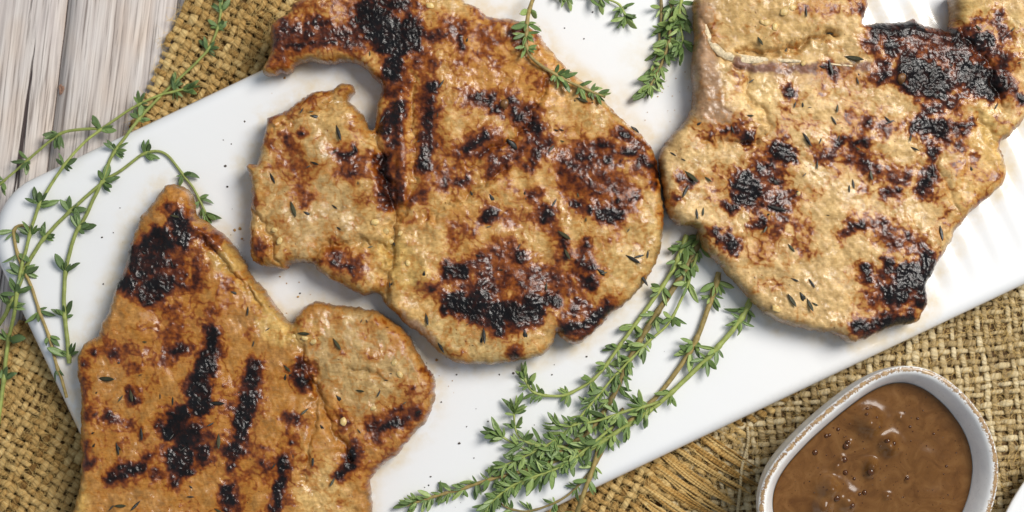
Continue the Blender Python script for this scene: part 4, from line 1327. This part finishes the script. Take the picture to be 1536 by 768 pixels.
sprig('arching thyme sprig whose leafy tip bends onto the browned chop\'s pointed end',
      [(-4, 490), (8, 472), (17, 452), (30, 425), (37, 404), (65, 359), (104, 318), (156, 272), (184, 254), (215, 231), (238, 227), (254, 236), (270, 256), (289, 281), (302, 306), (312, 326)],
      [(14, 458), (34, 412), (66, 358), (106, 316), (156, 272), (218, 230), (276, 262), (300, 300)], seed=4, lift=0.0003, size=1.02, dense=1.35, group=GA)
sprig('thin thyme sprig hooked at one end, lying along the platter\'s short edge',
      [(47, 344), (33, 338), (22, 343), (21, 356), (26, 380), (33, 400), (47, 430), (59, 467), (73, 504), (84, 545), (93, 570), (100, 597)],
      [(22, 345), (26, 382), (34, 402), (60, 467), (74, 506), (88, 552)], seed=5, stem='b', lift=0.0002, r0=.0005, r1=.0005, size=.95, dense=.5, tip=False, group=GA)

GT = 'thyme sprigs at the platter edge between two chops'
sprig('thyme sprig draped over the shoulder of the middle golden chop',
      [(806, -14), (796, 8), (791, 30), (790, 49), (790, 72), (803, 92), (829, 109), (860, 126), (889, 138), (908, 146)],
      [(794, 14), (791, 34), (791, 48), (792, 68), (834, 112), (842, 116), (868, 129), (884, 136)], 'l', 'b', seed=6, on='c2', lift=.0004, r0=.0008, r1=.0005, size=.92, dense=1.1, group=GT)
sprig('thyme sprig of hanging leaf tips, reaching past the draped sprig on bare platter',
      [(770, -22), (830, -12), (880, -6), (920, 2), (934, 14), (940, 36)], [.3, .38, .58, .66, .84, .92], 'l', 'g', seed=7, lift=.001, size=1.0, dense=1.2, group=GT, spread=(.8, 1.7))
sprig('leafy thyme sprig lying beside the T bone chop, its bushy tip on bare platter',
      [(1012, -14), (1008, 0), (1006, 34), (1003, 63), (992, 97), (978, 124), (968, 142)], [.12, .28, .44, .58, .7, .8, .9], 'l', 'b', seed=8, lift=.0006, r0=.0009, size=1.1, dense=1.5, group=GT, spread=(.3, .9))
sprig('smaller thyme sprig touching the T bone chop\'s side above the bushy tip',
      [(1030, -16), (1022, 0), (1019, 32), (1024, 60), (1018, 76)], [.2, .4, .6, .8], 'l', 'g', seed=9, lift=.0022, size=1.1, dense=1.3, group=GT, spread=(.3, .9))
sprig('slim thyme sprig at the outer side of the clump beside the T bone chop',
      [(990, -14), (992, 17), (989, 57), (984, 95), (978, 112)], [.2, .45, .7], 'l', 'b', seed=10, lift=.0002, size=.95, dense=.8, group=GT, spread=(.3, .9))

GB_ = 'thyme sprigs of the bundle across the platter'
sprig('thick woody thyme stem along the middle of the bundle',
      [(1052, 346), (1046, 365), (1034, 393), (1006, 439), (985, 470), (957, 516), (938, 552), (920, 594), (890, 640), (860, 664), (820, 690)], [.02, .06, .10, .14, .33, .40, .52, .62, .74, .82, .92], 'l', 'b', seed=11, r0=.0013, r1=.0007, lift=.0004, size=1.05, dense=1.0, fill=.45, group=GB_)
sprig('thyme sprig of the bundle whose curled leafy tip lies alone near the middle chop',
      [(1030, 352), (1013, 397), (992, 432), (964, 471), (930, 518), (901, 558), (880, 576), (850, 592), (826, 594), (800, 588), (788, 570), (783, 556)], [.02, .05, .10, .22, .40, .50, .66, .86, .93], 'l', 'g', seed=12, r0=.0009, r1=.0005, lift=.001, size=1.05, dense=1.0, fill=.45, group=GB_)
sprig('thin pale thyme sprig crossing above the woody stems of the bundle',
      [(1046, 380), (1041, 397), (1031, 428), (1020, 453), (1003, 485), (978, 508), (950, 535), (915, 572), (880, 614), (855, 642), (820, 668), (775, 690), (745, 702)], [.10, .22, .35, .42, .55, .62, .70, .78, .86, .93], 'l', 'g', seed=13, r0=.0006, lift=.0022, size=1.05, dense=1.0, fill=.45, group=GB_)
sprig('long thick thyme sprig at the outer side of the bundle with a pale green stem',
      [(1126, 448), (1120, 464), (1104, 488), (1083, 514), (1041, 557), (990, 604), (955, 630), (920, 651), (885, 674), (830, 704), (775, 729), (745, 747), (728, 762)], [.02, .06, .17, .21, .36, .46, .56, .64, .72, .80, .88, .95], 'l', 'g', seed=14, r0=.0011, r1=.0006, lift=.0014, size=1.1, dense=1.0, fill=.45, group=GB_)
sprig('thyme sprig from under the T bone chop to the bundle\'s far tip on white platter',
      [(1078, 408), (1072, 434), (1059, 471), (1045, 508), (1022, 547), (985, 595), (940, 636), (900, 664), (825, 694), (780, 708), (742, 717), (690, 734), (650, 745), (610, 758)], [.02, .05, .17, .20, .36, .42, .56, .64, .70, .76, .82, .88, .93, .97], 'l', 'b', seed=15, r0=.0011, r1=.0005, lift=.0006, size=1.05, dense=1.0, fill=.45, group=GB_)
sprig('thyme sprig curving along the bundle\'s underside towards the platter edge',
      [(935, 612), (915, 650), (899, 687), (877, 717), (850, 744), (818, 760), (785, 767), (752, 756), (752, 730)], [.16, .32, .46, .6, .72, .84], 'l', 'b', seed=16, r0=.0006, lift=.0004, size=1.0, dense=1.0, group=GB_)
sprig('woody thyme stub overhanging the platter edge onto the fringed burlap',
      [(899, 668), (890, 700), (878, 733), (870, 756), (862, 785)], [.4, .85], 'l', 'b', seed=17, r0=.0009, r1=.0009, lift=.0012, size=1.25, dense=.6, tip=False, group=GB_)
sprig('branching thyme sprig of the bundle with an upright leafy tip',
      [(900, 664), (861, 675), (842, 670), (807, 668), (784, 660), (774, 646), (771, 622), (774, 606)], [.2, .34, .48, .62, .78, .9], 'l', 'g', seed=18, r0=.0006, lift=.0018, size=1.15, dense=1.0, group=GB_)
sprig('short thyme side shoot beside the upright leafy tip in the bundle',
      [(828, 690), (800, 680), (775, 668), (752, 654), (740, 648)], [.3, .55, .8], 'l', 'g', seed=19, r0=.0005, lift=.0012, size=1.1, dense=1.0, group=GB_)
sprig('pale green thyme shoot parallel to the bundle\'s outer sprig, nearest the platter edge',
      [(920, 640), (880, 672), (855, 693), (834, 703), (799, 716), (769, 728), (744, 747), (730, 764)], [.2, .34, .48, .62, .76, .88], 'l', 'g', seed=20, r0=.0006, lift=.0026, size=1.1, dense=1.0, fill=.45, group=GB_)
sprig('thyme shoot with fanned grey green leaves across the heart of the bundle',
      [(990, 602), (960, 612), (940, 616), (900, 630), (868, 636), (845, 640), (828, 634)], [.15, .35, .5, .65, .8], 'l', 'g', seed=21, r0=.0006, lift=.003, size=1.1, dense=1.2, group=GB_)


# ------------------------------------------------------------------ sauce bowl
def mat_bowl():
    t = NT('glazed_stoneware')
    oc = t.coords()
    at = t.n('ShaderNodeAttribute', attribute_name='rim')
    n = t.noise(oc, 1400.0, 3, 0.6)
    n2 = t.noise(oc, 120.0, 4, 0.6)
    n3 = t.noise(oc, 420.0, 3, 0.6)
    glaze = t.ramp(n2, [(0.3, L(228, 227, 226)), (0.6, L(244, 242, 238))])
    sp = t.ramp(t.noise(oc, 1100.0, 2, 0.5), [(0.66, (0, 0, 0)), (0.72, (1, 1, 1))])
    glaze = t.mix(t.math('MULTIPLY', sp, 0.22), glaze, L(132, 112, 96))
    rimf = t.math('ADD', at.outputs['Fac'], t.math('ADD', t.math('MULTIPLY', t.math('SUBTRACT', n, 0.5), 1.3), t.math('MULTIPLY', t.math('SUBTRACT', n3, 0.5), 1.0)))
    rm = t.ramp(rimf, [(0.48, (0, 0, 0)), (0.72, (1, 1, 1))])
    brown = t.ramp(n3, [(0.35, L(118, 86, 54)), (0.65, L(178, 146, 104))])
    col = t.mix(rm, glaze, brown)
    return t.set(Base_Color=col, Roughness=0.3, Normal=t.bump(n2, 0.0006, 0.3), Coat_Weight=0.3, Coat_Roughness=0.1)


def mat_sauce():
    t = NT('brown_gravy')
    oc = t.coords()
    n = t.noise(oc, 130.0, 4, 0.6, 1.2)
    n2 = t.noise(oc, 1500.0, 2, 0.5)
    col = t.ramp(n, [(0.3, L(90, 58, 28)), (0.5, L(106, 71, 36)), (0.72, L(122, 86, 48))])
    sp = t.ramp(n2, [(0.27, (1, 1, 1)), (0.33, (0, 0, 0))])
    col = t.mix(t.math('MULTIPLY', sp, 0.7), col, L(62, 34, 16))
    nb = t.bump(t.noise(oc, 260.0, 3, 0.5), 0.0006, 0.12)
    return t.set(Base_Color=col, Roughness=0.19, Specular_IOR_Level=0.28, Normal=nb, Subsurface_Weight=0.05, Subsurface_Radius=(.6, .3, .1), Subsurface_Scale=.002,
                 Coat_Weight=0.0)


M['bowl'] = mat_bowl()
M['sauce'] = mat_sauce()
RIM = [(1140, 768), (1143, 735), (1156, 706), (1177, 681), (1206, 650), (1240, 620), (1290, 580), (1322, 560), (1354, 551), (1390, 555), (1426, 577), (1461, 612), (1487, 656), (1496, 701), (1492, 738), (1481, 776), (1456, 822), (1410, 858), (1350, 876), (1285, 878), (1225, 866), (1175, 838), (1148, 805)]


def build_bowl():
    zr = 0.046
    zb = 0.0030
    rim = smooth_poly(RIM, 8)
    R = np.array([P(x, y, zr)[:2] for x, y in rim])
    # resample evenly
    d = np.concatenate([[0], np.cumsum(np.hypot(*np.diff(np.vstack([R, R[:1]]), axis=0).T))])
    RR = np.vstack([R, R[:1]])
    N = 220
    aa = np.linspace(0, d[-1], N, endpoint=False)
    R = np.stack([np.interp(aa, d, RR[:, 0]), np.interp(aa, d, RR[:, 1])], 1)
    for _ in range(60):
        R = (R * 2 + np.roll(R, 1, 0) + np.roll(R, -1, 0)) / 4
    c = R.mean(0)
    nrm = np.roll(R, -1, 0) - np.roll(R, 1, 0)
    nrm = np.stack([nrm[:, 1], -nrm[:, 0]], 1); nrm /= np.linalg.norm(nrm, axis=1)[:, None]
    if ((R - c) * nrm).sum() < 0: nrm = -nrm
    # rings: (offset outward from crest line in m (before scaling), scale, z, rim attribute)
    prof = [(0, 0.02, zb + .0012, 0), (0, 0.62, zb + .0012, 0), (0, 0.66, zb, 0), (0, 0.70, zb, 0), (0, 0.74, zb + .0012, 0), (0, 0.88, zb + .008, 0), (0.0, 0.955, zb + .018, 0), (0.0004, 0.99, zb + .028, 0), (0.0010, 1.0, zb + .036, 0),
            (0.0010, 1.0, zr - .0024, 0), (0.0013, 1.0, zr - .0012, .1), (0.0010, 1.0, zr - .0004, .55), (0.0002, 1.0, zr, .9), (-0.0007, 1.0, zr - .0002, .55), (-0.0016, 1.0, zr - .001, .12), (-0.0022, 1.0, zr - .002, 0),
            (-0.0036, 0.995, zr - .005, 0), (-0.0046, 0.98, zr - .010, 0), (-0.0052, .95, zr - .016, 0), (-0.005, .88, zr - .026, 0), (-0.004, .72, zr - .035, 0), (0, .4, zr - .038, 0), (0, .02, zr - .0385, 0)]
    V, F, A = [], [], []
    for off, sc, z, at in prof:
        ring = c + (R - c) * sc + nrm * off * min(1, sc * 1.1)
        wob = 0.00012 * noise2(np.arange(N) / 9.0, np.full(N, z * 300), 6)
        for q, w_ in zip(ring, wob):
            V.append((q[0], q[1], z + w_)); A.append(at)
    m = len(prof)
    for i in range(m - 1):
        for j in range(N):
            F.append((i * N + j, i * N + (j + 1) % N, (i + 1) * N + (j + 1) % N, (i + 1) * N + j))
    F.append(tuple(range(N))[::-1]); F.append(tuple((m - 1) * N + j for j in range(N)))
    root = tag(empty('sauce_bowl', (c[0], c[1], zb)), 'small off-white stoneware bowl with brown speckled rim standing on pale burlap', 'bowl')
    o = mesh_obj('bowl_body', V, F, M['bowl'], root)
    bm = bmesh.new(); bm.from_mesh(o.data); bmesh.ops.recalc_face_normals(bm, faces=bm.faces); bm.to_mesh(o.data); bm.free()
    at = o.data.attributes.new('rim', 'FLOAT', 'POINT')
    at.data.foreach_set('value', np.array(A, np.float32))
    # sauce: disc with domes (chunks under the surface) and meniscus
    zs = zr - 0.0115
    SURF = c + (R - c) * 0.977 + nrm * (-0.0049)
    nr = 90
    lumps = [(1302, 634, 30, .0016), (1332, 668, 22, .0014), (1306, 699, 15, .0012), (1244, 732, 26, .0016), (1270, 752, 24, .0010), (1234, 760, 22, .0012), (1302, 712, 9, .0007), (1273, 665, 8, .0008), (1262, 690, 9, .0008), (1360, 720, 7, .0005), (1350, 626, 8, .0006), (1255, 700, 12, .0009), (1330, 745, 10, .0007), (1390, 690, 30, .0003), (1400, 750, 40, .0003)]
    fr = np.linspace(0, 1, nr) ** 0.8
    V, F = [], []
    for f in fr:
        ring = c + (SURF - c) * max(f, 0.004)
        for q in ring:
            V.append((q[0], q[1]))
    V = np.array(V)
    sx = K * (H - zs) / H
    px = V[:, 0] / sx + 768; py = 384 - V[:, 1] / sx
    z = np.full(len(V), zs)
    for q_, (x, y, r, h) in enumerate(lumps):
        h = h * (2.1 if q_ < 6 else 1.0)
        dd = np.hypot(px - x + 2.5 * noise2(px / 14, py / 14, 3), py - y + 2.5 * noise2(px / 14, py / 14, 5))
        z += 1.7 * h * np.exp(-(dd / (r * .62)) ** 2)
    z += 0.00015 * fbm(px / 30, py / 30, 12, 2)
    f_all = np.repeat(fr, N)
    z += 0.0010 * np.exp(-(1 - f_all) / 0.018)
    verts = np.stack([V[:, 0], V[:, 1], z], 1)
    for i in range(nr - 1):
        for j in range(N):
            F.append((i * N + j, i * N + (j + 1) % N, (i + 1) * N + (j + 1) % N, (i + 1) * N + j))
    F.append(tuple(range(N)))
    so = mesh_obj('sauce', verts, F, M['sauce'])
    bm = bmesh.new(); bm.from_mesh(so.data); bmesh.ops.recalc_face_normals(bm, faces=bm.faces)
    bm.faces.ensure_lookup_table()
    up = sum(f.normal.z for f in bm.faces)
    if up < 0: bmesh.ops.reverse_faces(bm, faces=bm.faces)
    bm.to_mesh(so.data); bm.free()
    tag(so, 'glossy brown gravy with bubbles filling the stoneware bowl', 'sauce')
    # bubbles as parts of the sauce
    bme = bpy.data.meshes.new('bubble')
    bm = bmesh.new(); bmesh.ops.create_uvsphere(bm, u_segments=12, v_segments=8, radius=0.0009)
    for v in bm.verts: v.co.z = max(v.co.z, -0.0002) * .75
    bm.to_mesh(bme); bm.free()
    bme.polygons.foreach_set('use_smooth', [True] * len(bme.polygons)); bme.materials.append(M['bubble'])
    bl = [(1223, 678, 1.3), (1270, 668, 1.5), (1271, 663, 1.0), (1266, 689, 1.4), (1268, 708, 1.3), (1282, 718, .8), (1304, 706, 1.6), (1239, 655, 1.0), (1258, 643, .9), (1243, 653, .8), (1240, 628, .9), (1256, 611, .9), (1331, 583, 1.0), (1295, 600, .8), (1297, 738, 1.2), (1252, 745, 1.5), (1276, 757, 1.3), (1328, 660, 1.2), (1338, 664, 1.0), (1298, 620, .8), (1300, 612, .7), (1361, 717, .9), (1289, 742, .9), (1317, 640, .6), (1312, 625, .6), (1377, 629, .7), (1364, 640, .7), (1420, 700, .7), (1400, 650, .6)]
    br = random.Random(3)
    for _ in range(130):
        bl.append((br.uniform(1190, 1440), br.uniform(590, 766), br.uniform(.12, .38)))
    pts_in = [(x, y) for x, y in zip(px[-N:], py[-N:])]
    for x, y, s in bl:
        if float(poly_sdf(np.array(x), np.array(y), pts_in)) < 8: continue
        k = int(np.argmin((px - x) ** 2 + (py - y) ** 2))
        child('bubble', bme, so, Matrix.Translation((verts[k][0], verts[k][1], verts[k][2])) @ Matrix.Diagonal((s, s, s, 1)))
    return root


t = NT('sauce_bubble_film')
M['bubble'] = t.set(Base_Color=L(96, 56, 24), Roughness=0.08, Transmission_Weight=0.35, IOR=1.3, Coat_Weight=0.6, Coat_Roughness=0.03)
build_bowl()


# ------------------------------------------------------------------ second dish at the corner
def lathe(name, prof, center, mat, n=160):
    V, F = [], []
    for r, z in prof:
        for k in range(n):
            a = 2 * math.pi * k / n
            V.append((center[0] + r * math.cos(a), center[1] + r * math.sin(a), z))
    for i in range(len(prof) - 1):
        for k in range(n):
            F.append((i * n + k, i * n + (k + 1) % n, (i + 1) * n + (k + 1) % n, (i + 1) * n + k))
    F.append(tuple(range(n))[::-1]); F.append(tuple((len(prof) - 1) * n + k for k in range(n)))
    o = mesh_obj(name, V, F, mat)
    bm = bmesh.new(); bm.from_mesh(o.data); bmesh.ops.recalc_face_normals(bm, faces=bm.faces); bm.to_mesh(o.data); bm.free()
    return o


cx, cy, _ = P(1518 + .866 * 330, 748 + .5 * 330, .014)
Rr = 330 * K * (H - .014) / H
dish = lathe('side_dish', [(Rr * .5, .0030), (Rr * .62, .0030), (Rr * .66, .0042), (Rr * .9, .0105), (Rr * .985, .0132), (Rr, .0145), (Rr * .995, .0155), (Rr * .97, .0152), (Rr * .9, .0130), (Rr * .7, .0072), (Rr * .6, .0060), (Rr * .1, .0058)], (cx, cy), M['plate'])
tag(dish, 'edge of a round white dish showing past the sauce bowl on the burlap', 'dish')
print('objects', len(bpy.data.objects), 'tris', sum(len(p.vertices) - 2 for me in bpy.data.meshes if me.users for p in me.polygons))
